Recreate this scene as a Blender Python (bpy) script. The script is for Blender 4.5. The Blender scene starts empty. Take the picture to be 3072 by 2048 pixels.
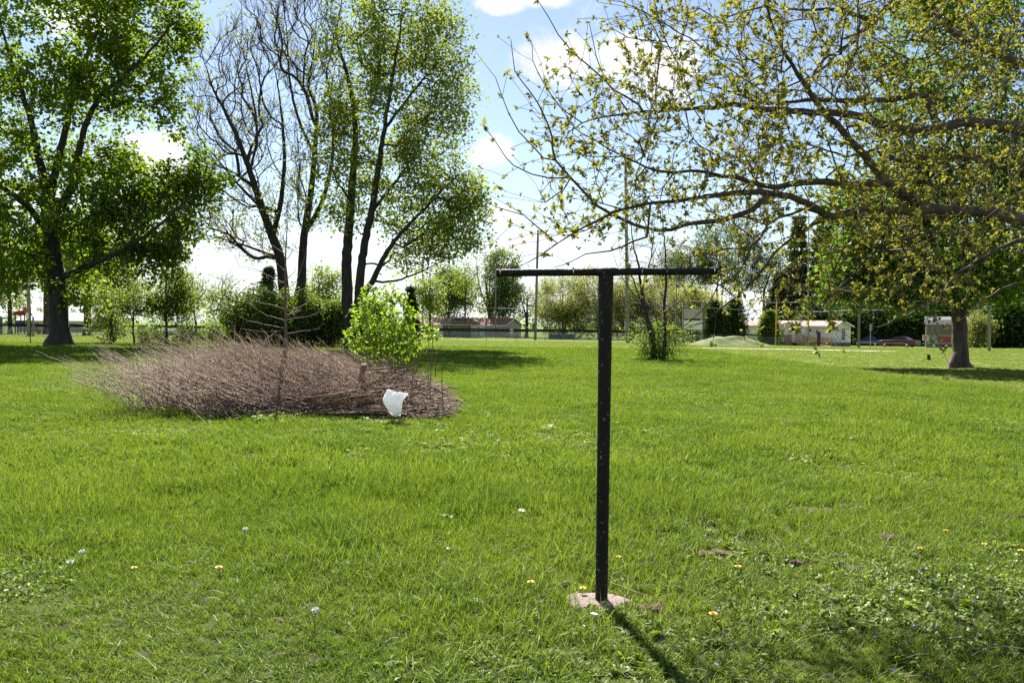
import bpy, bmesh, math, random
import numpy as np
from mathutils import Matrix, Vector, Euler
random.seed(7); RNG = np.random.default_rng(7)
R = math.radians
S = bpy.context.scene
C = S.collection

# ---------------------------------------------------------------- camera, sky, sun, exposure
CAMH = 1.7
FPX = 2480.0                      # focal length in photo pixels (3072 wide)
PITCH, ROLL = R(1.13), R(0.6)
cd = bpy.data.cameras.new('camera'); cam = bpy.data.objects.new('camera', cd); C.objects.link(cam)
cd.sensor_width = 36.0; cd.lens = FPX/3072*36.0; cd.clip_start = 0.05; cd.clip_end = 6000
CM = Matrix.Translation((0, 0, CAMH)) @ Matrix.Rotation(math.pi/2 - PITCH, 4, 'X') @ Matrix.Rotation(ROLL, 4, 'Z')
cam.matrix_world = CM
S.camera = cam

SUN_EL, SUN_AZ = R(44), R(-12.6)           # azimuth measured from +Y towards +X
sd = Vector((math.sin(SUN_AZ)*math.cos(SUN_EL), math.cos(SUN_AZ)*math.cos(SUN_EL), math.sin(SUN_EL)))
sl = bpy.data.lights.new('sun', 'SUN'); sun = bpy.data.objects.new('sun', sl); C.objects.link(sun)
sl.energy = 5.0; sl.angle = R(0.53); sl.color = (1.0, 0.955, 0.88)
sun.rotation_euler = sd.to_track_quat('Z', 'Y').to_euler()
sun.location = sd*50
SKY_STRENGTH = 0.05
S.view_settings.view_transform = 'Standard'
S.view_settings.look = 'None'
S.view_settings.gamma = 1.0
S.view_settings.exposure = 1.6
S.view_settings.use_curve_mapping = False
S.render.engine = 'CYCLES'
S.cycles.max_bounces = 6; S.cycles.diffuse_bounces = 3; S.cycles.glossy_bounces = 2
S.cycles.transmission_bounces = 4; S.cycles.transparent_max_bounces = 12
S.cycles.caustics_reflective = False; S.cycles.caustics_refractive = False
S.cycles.use_denoising = False
S.cycles.sample_clamp_indirect = 4.0

def ray(px, py):
    d = CM.to_3x3() @ Vector(((px-1536)/FPX, (1024-py)/FPX, -1.0))
    return d
def W(px, py, D):                          # point on the pixel's ray at world depth Y = D
    d = ray(px, py); return Vector((0, 0, CAMH)) + d*(D/d.y)
def gz(x, y):
    x = np.asarray(x, float); y = np.asarray(y, float)
    z = np.interp(y, [60, 99, 130, 160], [0, -.2, -.5, -.6])
    s = np.clip((x-12)/28, 0, 1); t = np.clip((y-70)/40, 0, 1)
    z = z - .38*s*s*(3-2*s)*t*t*(3-2*t)
    near = np.clip((70-y)/40, 0, 1)
    return z + near*(.022*np.sin(x*.9+1.3)*np.cos(y*.7+.4) + .015*np.sin(x*2.1+y*.6))
def gzf(x, y): return float(gz(x, y))
def G(px, py):                             # where the pixel's ray meets the ground
    d = ray(px, py); z = 0.0
    for _ in range(30):
        t = (z-CAMH)/d.z; p = Vector((0, 0, CAMH)) + d*t; z = .5*z + .5*gzf(p.x, p.y)
    return p
def B(px, D):                              # ground point below pixel column px at depth D
    p = W(px, 985, D); p.z = gzf(p.x, p.y); return p

w = bpy.data.worlds.new('World'); S.world = w; w.use_nodes = True
nt = w.node_tree; nt.nodes.clear()
class NB:
    """tiny node-graph builder"""
    def __init__(s, tree): s.t = tree
    def n(s, typ, **kw):
        nd = s.t.nodes.new(typ)
        for k, v in kw.items():
            if k == 'inp':
                for a, b in v.items():
                    if isinstance(b, bpy.types.NodeSocket): s.t.links.new(b, nd.inputs[a])
                    else: nd.inputs[a].default_value = b
            else: setattr(nd, k, v)
        return nd
    def m(s, op, a, b=0.0, c=None, clamp=False):
        nd = s.t.nodes.new('ShaderNodeMath'); nd.operation = op; nd.use_clamp = clamp
        for i, v in enumerate((a, b, c)):
            if v is None: continue
            if isinstance(v, bpy.types.NodeSocket): s.t.links.new(v, nd.inputs[i])
            else: nd.inputs[i].default_value = v
        return nd.outputs[0]
    def mix(s, f, a, b, blend='MIX'):
        nd = s.t.nodes.new('ShaderNodeMix'); nd.data_type = 'RGBA'; nd.blend_type = blend
        for i, v in ((0, f), (6, a), (7, b)):
            if isinstance(v, bpy.types.NodeSocket): s.t.links.new(v, nd.inputs[i])
            else: nd.inputs[i].default_value = v if i == 0 else (*v[:3], 1)
        return nd.outputs[2]
    def ramp(s, f, lo, hi):                # smooth 0..1 between lo and hi
        nd = s.t.nodes.new('ShaderNodeMapRange'); nd.interpolation_type = 'SMOOTHSTEP'
        s.t.links.new(f, nd.inputs[0]); nd.inputs[1].default_value = lo; nd.inputs[2].default_value = hi
        return nd.outputs[0]
    def noise(s, vec, scale, detail=4, rough=.55):
        nd = s.t.nodes.new('ShaderNodeTexNoise'); nd.inputs['Scale'].default_value = scale
        nd.inputs['Detail'].default_value = detail; nd.inputs['Roughness'].default_value = rough
        if vec is not None: s.t.links.new(vec, nd.inputs['Vector'])
        return nd.outputs[0]
    def vm(s, op, a, b):
        nd = s.t.nodes.new('ShaderNodeVectorMath'); nd.operation = op
        for i, v in enumerate((a, b)):
            if isinstance(v, bpy.types.NodeSocket): s.t.links.new(v, nd.inputs[i])
            else: nd.inputs[i].default_value = v
        return nd
nb = NB(nt)
sky = nb.n('ShaderNodeTexSky', sky_type='NISHITA', sun_disc=False, sun_elevation=SUN_EL, sun_rotation=SUN_AZ,
           altitude=250, air_density=1.0, dust_density=0.35, ozone_density=1.0)
tc = nb.n('ShaderNodeTexCoord')
gen = tc.outputs['Generated']
sep = nb.n('ShaderNodeSeparateXYZ', inp={0: gen})
den = nb.m('ADD', nb.m('MAXIMUM', sep.outputs[2], 0.0), 0.10)
cx = nb.m('DIVIDE', sep.outputs[0], den); cy = nb.m('DIVIDE', sep.outputs[1], den)
pv = nb.n('ShaderNodeCombineXYZ', inp={0: cx, 1: cy, 2: 3.7}).outputs[0]
n1 = nb.noise(pv, 0.62, 7, .58)
n2 = nb.m('ADD', nb.m('MULTIPLY', nb.noise(gen, 11.0, 8, .66), .75), nb.m('MULTIPLY', nb.noise(gen, 3.5, 3, .5), .25))
cover = nb.ramp(n1, .56, .72)
# single cumulus clouds where the photograph shows them: (px, py, half width, half height)
blobs = [(1690, 190, 150, 90), (1860, 170, 140, 110), (1990, 190, 130, 80), (1500, 10, 70, 25), (1640, 5, 60, 20),
         (1500, 650, 120, 60), (1640, 745, 330, 60), (1480, 455, 90, 50), (460, 480, 120, 80), (520, 420, 80, 40), (440, 760, 260, 80),
         (660, 800, 200, 90), (1200, 760, 260, 70), (2050, 780, 200, 60), (250, 60, 120, 60), (1500, 840, 260, 40), (1000, 860, 700, 50)]
acc = None
for (bx_, by_, rx_, ry_) in blobs:
    d = ray(bx_, by_).normalized()
    r1 = d.cross(Vector((0, 0, 1))).normalized(); u1 = r1.cross(d).normalized()
    a = nb.vm('DOT_PRODUCT', gen, tuple(r1/(rx_/FPX))).outputs['Value']
    b = nb.vm('DOT_PRODUCT', gen, tuple(u1/(ry_/FPX))).outputs['Value']
    f = nb.vm('DOT_PRODUCT', gen, tuple(d)).outputs['Value']
    q = nb.m('SQRT', nb.m('ADD', nb.m('MULTIPLY', a, a), nb.m('MULTIPLY', b, b)))
    e = nb.m('MULTIPLY', nb.m('SUBTRACT', 1.0, q), nb.m('GREATER_THAN', f, 0.0))
    acc = e if acc is None else nb.m('MAXIMUM', acc, e)
cum = nb.ramp(nb.m('ADD', acc, nb.m('MULTIPLY', nb.m('SUBTRACT', n2, .5), 5.0)), -.1, .75)
cl = nb.m('MAXIMUM', nb.m('MULTIPLY', cover, .75), cum)
hz = nb.m('POWER', nb.m('SUBTRACT', 1.0, nb.m('ABSOLUTE', sep.outputs[2]), clamp=True), 14.0)   # milky air near the horizon
skyc = nb.mix(nb.m('MULTIPLY', hz, .92), sky.outputs[0], (6.0, 6.5, 7.1))
shade = nb.noise(gen, 14.0, 4)
cwhite = nb.mix(nb.ramp(shade, .35, .7), (6.6, 6.8, 7.2), (8.8, 8.8, 8.8))
col = nb.mix(cl, skyc, cwhite)
bg = nb.n('ShaderNodeBackground', inp={0: col, 1: SKY_STRENGTH})
out = nb.n('ShaderNodeOutputWorld', inp={0: bg.outputs[0]})
w.cycles.sampling_method = 'MANUAL'; w.cycles.sample_map_resolution = 512

# ---------------------------------------------------------------- helpers
def tag(o, label=None, cat=None, group=None, kind=None):
    for k, v in (('label', label), ('category', cat), ('group', group), ('kind', kind)):
        if v: o[k] = v
    return o
def empty(name, loc, label=None, cat=None, group=None, rz=0.0):
    o = bpy.data.objects.new(name, None); C.objects.link(o); o.location = loc; o.rotation_euler.z = rz
    o.empty_display_size = .3
    return tag(o, label, cat, group)
def link(name, me, mat, parent=None, loc=None):
    o = bpy.data.objects.new(name, me); C.objects.link(o)
    if mat is not None and not me.materials: me.materials.append(mat)
    if parent is not None: o.parent = parent
    if loc is not None: o.location = loc
    return o
def np_mesh(name, V, F, smooth=False):
    """V (n,3), F (m,k) with k fixed"""
    me = bpy.data.meshes.new(name); V = np.ascontiguousarray(V, np.float32); F = np.ascontiguousarray(F, np.int32)
    m, k = F.shape
    me.vertices.add(len(V)); me.vertices.foreach_set('co', V.ravel())
    me.loops.add(m*k); me.loops.foreach_set('vertex_index', F.ravel())
    me.polygons.add(m); me.polygons.foreach_set('loop_start', np.arange(0, m*k, k, dtype=np.int32))
    if smooth: me.polygons.foreach_set('use_smooth', np.ones(m, bool))
    me.update(calc_edges=True)
    return me
class MB:
    """collects simple solids into one mesh"""
    def __init__(s): s.v = []; s.f = []; s.sm = []
    def add(s, vs, fs, smooth=False):
        b = len(s.v); s.v += [tuple(p) for p in vs]; s.f += [tuple(b+i for i in f) for f in fs]; s.sm += [smooth]*len(fs); return s
    def box(s, c, d, rot=None):
        c = Vector(c); h = Vector(d)/2
        vs = [Vector((x*h.x, y*h.y, z*h.z)) for x in (-1, 1) for y in (-1, 1) for z in (-1, 1)]
        if rot is not None: vs = [rot @ v for v in vs]
        return s.add([v+c for v in vs], [(0,1,3,2),(4,6,7,5),(0,4,5,1),(2,3,7,6),(0,2,6,4),(1,5,7,3)])
    def b2(s, lo, hi): return s.box([(a+b)/2 for a, b in zip(lo, hi)], [abs(b-a) for a, b in zip(lo, hi)])
    def bar(s, a, b, wd, hd, up=(0, 0, 1)):
        a = Vector(a); b = Vector(b); d = b-a; L = d.length; d = d/L; up = Vector(up)
        sx = d.cross(up)
        if sx.length < 1e-4: sx = d.cross(Vector((1, 0, 0)))
        sx.normalize(); uz = sx.cross(d).normalized()
        rot = Matrix((sx, d, uz)).transposed()
        return s.box((a+b)/2, (wd, L, hd), rot)
    def tube(s, pts, rads, n=8, cap=True):
        pts = [Vector(p) for p in pts]
        if not hasattr(rads, '__len__'): rads = [rads]*len(pts)
        vs = []; fs = []
        ref = None
        for i, p in enumerate(pts):
            t = (pts[min(i+1, len(pts)-1)]-pts[max(i-1, 0)]).normalized()
            if ref is None: ref = Vector((0, 0, 1)) if abs(t.z) < .9 else Vector((1, 0, 0))
            sx = t.cross(ref).normalized(); ref = sx.cross(t).normalized()
            for k in range(n):
                a = 2*math.pi*k/n; vs.append(p+(sx*math.cos(a)+ref*math.sin(a))*rads[i])
        for i in range(len(pts)-1):
            for k in range(n):
                k2 = (k+1) % n; fs.append((i*n+k, i*n+k2, (i+1)*n+k2, (i+1)*n+k))
        s.add(vs, fs, True)
        if cap:
            b = len(s.v)-len(vs)
            s.f += [tuple(b+k for k in range(n))[::-1], tuple(b+(len(pts)-1)*n+k for k in range(n))]; s.sm += [False]*2
        return s
    def prism(s, poly, ext):               # poly: list of 3-D points, ext: vector
        n = len(poly); e = Vector(ext); vs = [Vector(p) for p in poly]+[Vector(p)+e for p in poly]
        fs = [tuple(range(n))[::-1], tuple(range(n, 2*n))]+[(i, (i+1) % n, n+(i+1) % n, n+i) for i in range(n)]
        return s.add(vs, fs)
    def lathe(s, prof, n=12, c=(0, 0, 0)):  # prof: (r, z)
        vs = []; fs = []; c = Vector(c)
        for r, z in prof:
            for k in range(n):
                a = 2*math.pi*k/n; vs.append(c+Vector((r*math.cos(a), r*math.sin(a), z)))
        for i in range(len(prof)-1):
            for k in range(n): k2 = (k+1) % n; fs.append((i*n+k, i*n+k2, (i+1)*n+k2, (i+1)*n+k))
        fs.append(tuple(range(n))[::-1]); fs.append(tuple((len(prof)-1)*n+k for k in range(n)))
        return s.add(vs, fs, True)
    def build(s, name, mat, parent=None, loc=None, bevel=0):
        me = bpy.data.meshes.new(name); me.from_pydata(s.v, [], s.f)
        bm = bmesh.new(); bm.from_mesh(me); bmesh.ops.recalc_face_normals(bm, faces=bm.faces)
        if bevel: bmesh.ops.bevel(bm, geom=bm.edges[:], offset=bevel, segments=1, affect='EDGES', profile=.5)
        bm.to_mesh(me); bm.free()
        if not bevel: me.polygons.foreach_set('use_smooth', s.sm)
        return link(name, me, mat, parent, loc)
def copy_tree(o, parent=None, link_to=C):
    c = o.copy(); link_to.objects.link(c); c.parent = parent
    for ch in list(o.children): copy_tree(ch, c, link_to)
    return c

# ---------------------------------------------------------------- materials
MAT = {}
def new_mat(name):
    m = bpy.data.materials.new(name); m.use_nodes = True; m.node_tree.nodes.clear(); MAT[name] = m
    return m, NB(m.node_tree)
def solid(name, col, rough=.7, var=.25, scale=6.0, bump=0.0, bscale=40.0, col2=None, metal=0.0, stretch=None, spots=None, spec=.5):
    """principled with noise-driven colour variation, optional second colour, bump and spots"""
    m, b = new_mat(name)
    tcn = b.n('ShaderNodeTexCoord'); vec = tcn.outputs['Object']
    if stretch: vec = b.vm('MULTIPLY', vec, stretch).outputs[0]
    nz = b.noise(vec, scale, 6, .6)
    c2 = col2 if col2 else tuple(c*(1-var) for c in col)
    c1 = col if col2 else tuple(min(1, c*(1+var*.6)) for c in col)
    cc = b.mix(b.ramp(nz, .32, .68), c2, c1)
    if spots:
        sc, th, sc_col = spots
        cc = b.mix(b.ramp(b.noise(tcn.outputs['Object'], sc, 3, .5), th, th+.05), cc, sc_col)
    p = b.n('ShaderNodeBsdfPrincipled', inp={'Base Color': cc, 'Roughness': rough, 'Metallic': metal, 'Specular IOR Level': spec})
    if bump:
        bn = b.n('ShaderNodeBump', inp={'Strength': bump, 'Distance': .02, 'Height': b.noise(vec, bscale, 5, .6)})
        b.t.links.new(bn.outputs[0], p.inputs['Normal'])
    b.n('ShaderNodeOutputMaterial', inp={0: p.outputs[0]})
    return m
def leafmat(name, dark, light, trans=.45, gloss=.05, nscale=.35, tcol=None, obj_random=False):
    m, b = new_mat(name)
    geo = b.n('ShaderNodeNewGeometry')
    if obj_random: rnd = b.n('ShaderNodeObjectInfo').outputs['Random']
    else: rnd = geo.outputs['Random Per Island']
    clump = b.noise(geo.outputs['Position'], nscale, 3, .6)
    f = b.m('ADD', b.m('MULTIPLY', rnd, .55), b.m('MULTIPLY', b.ramp(clump, .3, .7), .45))
    cc = b.mix(f, dark, light)
    tc_ = b.mix(.65, cc, tcol) if tcol else b.mix(1.0, cc, (1.25, 1.18, .55), 'MULTIPLY')
    df = b.n('ShaderNodeBsdfDiffuse', inp={0: cc})
    tr = b.n('ShaderNodeBsdfTranslucent', inp={0: tc_})
    mx = b.n('ShaderNodeMixShader', inp={0: trans, 1: df.outputs[0], 2: tr.outputs[0]})
    gl = b.n('ShaderNodeBsdfGlossy', inp={0: (.9, 1, .8, 1), 1: .5})
    mx2 = b.n('ShaderNodeMixShader', inp={0: gloss, 1: mx.outputs[0], 2: gl.outputs[0]})
    b.n('ShaderNodeOutputMaterial', inp={0: mx2.outputs[0]})
    return m
leafmat('leaf_maple', (.085, .15, .016), (.20, .29, .03), .68, .02, .3)
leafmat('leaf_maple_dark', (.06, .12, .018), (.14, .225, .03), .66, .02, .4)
leafmat('leaf_spring', (.12, .18, .026), (.25, .31, .045), .6, .03, .4)
leafmat('leaf_bare', (.14, .17, .04), (.25, .27, .07), .55, .03, .4)
leafmat('leaf_bud', (.14, .155, .03), (.30, .30, .06), .5, .03, 1.5)
leafmat('leaf_bright', (.12, .22, .018), (.27, .40, .035), .6, .04, 1.2)
leafmat('leaf_shrub', (.075, .13, .02), (.17, .235, .035), .66, .03, .8)
leafmat('leaf_dark', (.026, .058, .014), (.06, .10, .022), .45, .03, .6)
leafmat('leaf_willow', (.18, .215, .06), (.33, .36, .12), .55, .03, .25)
leafmat('leaf_far', (.08, .135, .05), (.15, .205, .07), .62, .03, .2)
leafmat('needle', (.04, .08, .035), (.10, .155, .06), .45, .02, .3)
leafmat('needle_olive', (.075, .095, .033), (.16, .175, .065), .45, .02, .3)
leafmat('needle_dark', (.018, .038, .018), (.045, .075, .03), .35, .02, .4)
leafmat('weed', (.085, .145, .022), (.22, .30, .06), .5, .03, 1.5)
solid('bark_dark', (.055, .042, .034), .95, .4, 5, .9, 14, stretch=(1, 1, .25), col2=(.022, .017, .014))
solid('bark_grey', (.095, .072, .052), .95, .4, 5, 1.0, 9, stretch=(1, 1, .22), col2=(.03, .022, .016))
solid('bark_twig', (.115, .08, .058), .85, .35, 8, .3, 40, col2=(.05, .034, .026))
solid('bark_sapling', (.17, .115, .085), .85, .3, 8, .3, 40, col2=(.085, .055, .04))
m, b = new_mat('dry_stem')
geo = b.n('ShaderNodeNewGeometry'); c = b.mix(geo.outputs['Random Per Island'], (.085, .052, .036), (.46, .335, .245))
c = b.mix(b.m('MULTIPLY', b.ramp(b.noise(geo.outputs['Position'], 1.3, 3), .35, .65), .5), c, (.20, .125, .088))
p = b.n('ShaderNodeBsdfPrincipled', inp={'Base Color': c, 'Roughness': .75, 'Specular IOR Level': .3}); b.n('ShaderNodeOutputMaterial', inp={0: p.outputs[0]})
solid('pale_stem', (.46, .37, .27), .85, .25, 3, 0)
solid('black_paint', (.006, .005, .0045), .6, .4, 7, .5, 60, col2=(.017, .010, .007), spots=(42, .655, (.20, .20, .17)), spec=.25)
solid('pipe_black', (.008, .008, .009), .95, .3, 3, spec=.04)
solid('steel', (.24, .245, .255), .5, .2, 6, metal=.5)
solid('steel_dark', (.10, .11, .115), .6, .3, 6, metal=.3)
solid('concrete', (.36, .285, .24), .95, .3, 60, .7, 150, col2=(.20, .145, .12))
solid('chip', (.72, .64, .58), .9, .2, 20, .4, 80)
solid('pole_wood', (.19, .17, .165), .9, .25, 4, .4, 20, stretch=(1, 1, .08))
solid('pole_pale', (.25, .235, .24), .85, .2, 4, .3, 20, stretch=(1, 1, .08))
solid('rust_post', (.05, .024, .018), .8, .3, 10)
solid('plastic_white', (.80, .80, .80), .5, .04, 8)
solid('paint_white', (.78, .77, .74), .6, .08, 3)
solid('siding_cream', (.58, .52, .46), .75, .08, 2)
solid('siding_tan', (.42, .37, .33), .8, .1, 2)
solid('siding_white', (.80, .74, .70), .75, .06, 2)
solid('shed_brown', (.20, .165, .14), .85, .2, 2, .2, 12)
solid('roof_red', (.27, .125, .095), .9, .3, 3, .4, 25, col2=(.19, .085, .065))
solid('roof_pink', (.34, .235, .20), .9, .2, 3, .3, 25)
solid('roof_grey', (.13, .125, .125), .85, .3, 3, .3, 20)
solid('roof_white', (.26, .24, .235), .6, .1, 3)
solid('block_white', (.55, .52, .48), .9, .15, 4)
solid('glass_dark', (.02, .024, .028), .12, .2, 3)
solid('deck_wood', (.36, .24, .16), .85, .3, 5, .2, 20, stretch=(1, 1, .3))
solid('deck_dark', (.06, .042, .03), .85, .3, 5)
solid('car_maroon', (.075, .010, .014), .22, .1, 2, spec=.6)
solid('car_white', (.75, .75, .75), .25, .03, 2)
solid('car_blue', (.03, .06, .12), .25, .1, 2)
solid('tyre', (.012, .012, .012), .85, .2, 8)
solid('rim', (.55, .55, .56), .35, .1, 8, metal=.6)
solid('lamp_red', (.35, .02, .02), .3, .1, 5)
solid('lamp_clear', (.75, .75, .72), .2, .1, 5)
solid('red_plastic', (.48, .03, .03), .45, .1, 3)
solid('blue_plastic', (.012, .03, .16), .45, .1, 3)
solid('green_plastic', (.02, .09, .06), .45, .1, 3)
solid('orange_plastic', (.75, .25, .02), .4, .1, 3)
solid('yellow_paint', (.62, .36, .025), .5, .12, 3)
solid('table_red', (.30, .04, .035), .6, .2, 3)
solid('cloth_dark', (.015, .015, .018), .9, .2, 6)
solid('skin', (.55, .33, .24), .6, .05, 6)
solid('hair', (.45, .22, .10), .8, .2, 6)
solid('dirt', (.15, .095, .06), .95, .4, 22, 1.0, 40, col2=(.05, .032, .02))
solid('mound', (.15, .155, .045), .95, .3, 1.2, 1.0, 7, col2=(.075, .12, .018), spots=(1.5, .64, (.13, .085, .05)))
solid('petal_yellow', (.85, .52, .01), .6, .1, 20)
solid('petal_violet', (.16, .075, .42), .6, .3, 20)
solid('puff', (.80, .79, .75), .9, .08, 20)
solid('stem_green', (.12, .17, .05), .7, .2, 10)
solid('bird_brown', (.055, .04, .032), .8, .3, 10)
solid('bird_breast', (.32, .10, .035), .8, .2, 10)
solid('wood_log', (.20, .15, .10), .9, .35, 7, .6, 25, col2=(.10, .075, .05))
solid('wire', (.35, .35, .36), .6, .1, 5)
solid('path_dry', (.42, .37, .22), .95, .25, 1.5, .3, 10, col2=(.25, .28, .08))
solid('path_concrete', (.55, .50, .44), .95, .15, 2, .2, 20)
m, b = new_mat('bag_film')
df = b.n('ShaderNodeBsdfDiffuse', inp={0: (.86, .86, .87, 1)}); tr = b.n('ShaderNodeBsdfTranslucent', inp={0: (.85, .85, .86, 1)})
mx = b.n('ShaderNodeMixShader', inp={0: .45, 1: df.outputs[0], 2: tr.outputs[0]})
gl = b.n('ShaderNodeBsdfGlossy', inp={1: .25}); mx2 = b.n('ShaderNodeMixShader', inp={0: .08, 1: mx.outputs[0], 2: gl.outputs[0]})
b.n('ShaderNodeOutputMaterial', inp={0: mx2.outputs[0]})
m, b = new_mat('chain_link')               # wire mesh far too fine to resolve at 90 m and more
df = b.n('ShaderNodeBsdfDiffuse', inp={0: (.16, .17, .18, 1)}); tp = b.n('ShaderNodeBsdfTransparent')
mx = b.n('ShaderNodeMixShader', inp={0: .24, 1: tp.outputs[0], 2: df.outputs[0]}); b.n('ShaderNodeOutputMaterial', inp={0: mx.outputs[0]})

# masks shared by the ground and the grass, in world coordinates
def lawn_masks(b):
    geo = b.n('ShaderNodeNewGeometry'); P = geo.outputs['Position']
    sp = b.n('ShaderNodeSeparateXYZ', inp={0: P}); x, y = sp.outputs[0], sp.outputs[1]
    wob = b.m('MULTIPLY', b.m('SUBTRACT', b.noise(P, .25, 2), .5), 3.0)
    mown = b.m('MAXIMUM', b.ramp(b.m('ADD', x, wob), 13.0, 15.0), b.ramp(b.m('ADD', y, wob), 62.0, 68.0))
    patch = b.m('ADD', b.m('MULTIPLY', b.ramp(b.noise(P, .28, 3, .6), .36, .64), .55), b.m('MULTIPLY', b.ramp(b.noise(P, 1.1, 4, .6), .36, .66), .45))
    fine = b.noise(P, 3.0, 4, .6)
    return P, x, y, mown, patch, fine
m, b = new_mat('lawn')
P, x, y, mown, patch, fine = lawn_masks(b)
c = b.mix(patch, (.060, .105, .012), (.095, .15, .018))
c = b.mix(b.ramp(fine, .3, .75), b.mix(.5, c, (.035, .055, .012)), c)
c = b.mix(mown, c, b.mix(patch, (.11, .165, .022), (.15, .20, .034)))
soil = b.m('MULTIPLY', b.ramp(b.noise(P, 2.7, 5, .6), .5, .62), b.m('SUBTRACT', 1.0, b.ramp(y, 6.0, 12.0)))
c = b.mix(soil, c, (.060, .042, .026))
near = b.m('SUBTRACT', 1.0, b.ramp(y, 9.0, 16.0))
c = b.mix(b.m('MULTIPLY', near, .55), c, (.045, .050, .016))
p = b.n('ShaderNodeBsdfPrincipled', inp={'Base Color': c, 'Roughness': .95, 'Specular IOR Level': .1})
bn = b.n('ShaderNodeBump', inp={'Strength': .5, 'Distance': .05, 'Height': b.noise(P, 14, 5, .7)})
b.t.links.new(bn.outputs[0], p.inputs['Normal'])
b.n('ShaderNodeOutputMaterial', inp={0: p.outputs[0]})
m, b = new_mat('grass_blade')
P, x, y, mown, patch, fine = lawn_masks(b)
rnd = b.n('ShaderNodeNewGeometry').outputs['Random Per Island']; orn = b.n('ShaderNodeObjectInfo').outputs['Random']
c = b.mix(patch, (.070, .132, .013), (.150, .212, .022))
c = b.mix(b.m('MULTIPLY', rnd, .5), c, (.155, .24, .028))
c = b.mix(b.m('MULTIPLY', orn, .35), c, (.05, .105, .012))
dry = b.m('MULTIPLY', b.m('GREATER_THAN', rnd, .90), b.m('MULTIPLY', b.ramp(x, -.5, 1.5), b.m('SUBTRACT', 1.0, b.ramp(y, 6.0, 9.0))))
c = b.mix(b.m('MULTIPLY', dry, .8), c, (.30, .24, .13))
c = b.mix(mown, c, b.mix(rnd, (.115, .17, .028), (.185, .225, .065)))
df = b.n('ShaderNodeBsdfDiffuse', inp={0: c}); tr = b.n('ShaderNodeBsdfTranslucent', inp={0: b.mix(1.0, c, (1.34, 1.25, .85), 'MULTIPLY')})
mx = b.n('ShaderNodeMixShader', inp={0: .58, 1: df.outputs[0], 2: tr.outputs[0]})
gl = b.n('ShaderNodeBsdfGlossy', inp={0: (.9, 1, .6, 1), 1: .5}); mx2 = b.n('ShaderNodeMixShader', inp={0: .025, 1: mx.outputs[0], 2: gl.outputs[0]})
b.n('ShaderNodeOutputMaterial', inp={0: mx2.outputs[0]})

# ---------------------------------------------------------------- ground
def spaced(parts):
    out = []
    for a, b_, st in parts: out += list(np.arange(a, b_, st))
    return np.array(out+[parts[-1][1]])
gx = spaced([(-1500, -200, 130), (-200, -60, 14), (-60, -20, 4), (-20, 20, .5), (20, 60, 4), (60, 200, 14), (200, 1500, 130)])
gy = spaced([(-60, -5, 8), (-5, 30, .5), (30, 80, 2.5), (80, 180, 5), (180, 400, 40), (400, 3000, 260)])
XX, YY = np.meshgrid(gx, gy); V = np.stack([XX, YY, gz(XX, YY)], -1).reshape(-1, 3)
nx, ny = len(gx), len(gy); ii, jj = np.meshgrid(np.arange(nx-1), np.arange(ny-1)); a = (jj*nx+ii).ravel()
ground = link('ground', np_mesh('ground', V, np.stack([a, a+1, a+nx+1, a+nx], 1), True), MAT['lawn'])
tag(ground, 'green lawn running back to the ball field', 'lawn', kind='structure')
def strip(name, pts, wd, mat, lift, label, cat):
    pts = [Vector(p) for p in pts]; vs = []; fs = []
    dense = []
    for a_, b_ in zip(pts[:-1], pts[1:]):
        n_ = max(1, int((b_-a_).length/2.0)); dense += [a_.lerp(b_, i/n_) for i in range(n_)]
    dense.append(pts[-1])
    for i, p_ in enumerate(dense):
        t_ = (dense[min(i+1, len(dense)-1)]-dense[max(i-1, 0)]); nn = Vector((-t_.y, t_.x, 0)).normalized()
        for s_ in (-1, 1):
            q_ = p_+nn*s_*(wd/2)*(1+.12*math.sin(i*1.7)+.1*math.sin(i*.53)); vs.append((q_.x, q_.y, gzf(q_.x, q_.y)+lift))
    for i in range(len(dense)-1): fs.append((2*i, 2*i+1, 2*i+3, 2*i+2))
    mb = MB(); mb.add(vs, fs, True); o = mb.build(name, MAT[mat]); tag(o, label, cat, kind='structure'); return o
strip('path', [B(-250, 68), B(180, 69), B(800, 70), B(1400, 69.5), B(2100, 68)], .9, 'path_dry', .012, 'pale worn footpath crossing the lawn', 'path')
strip('pavement', [B(2105, 68), B(2400, 66), B(2690, 62.5)], 1.5, 'path_concrete', .03, 'pale concrete pavement strip in the lawn', 'pavement')
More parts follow.
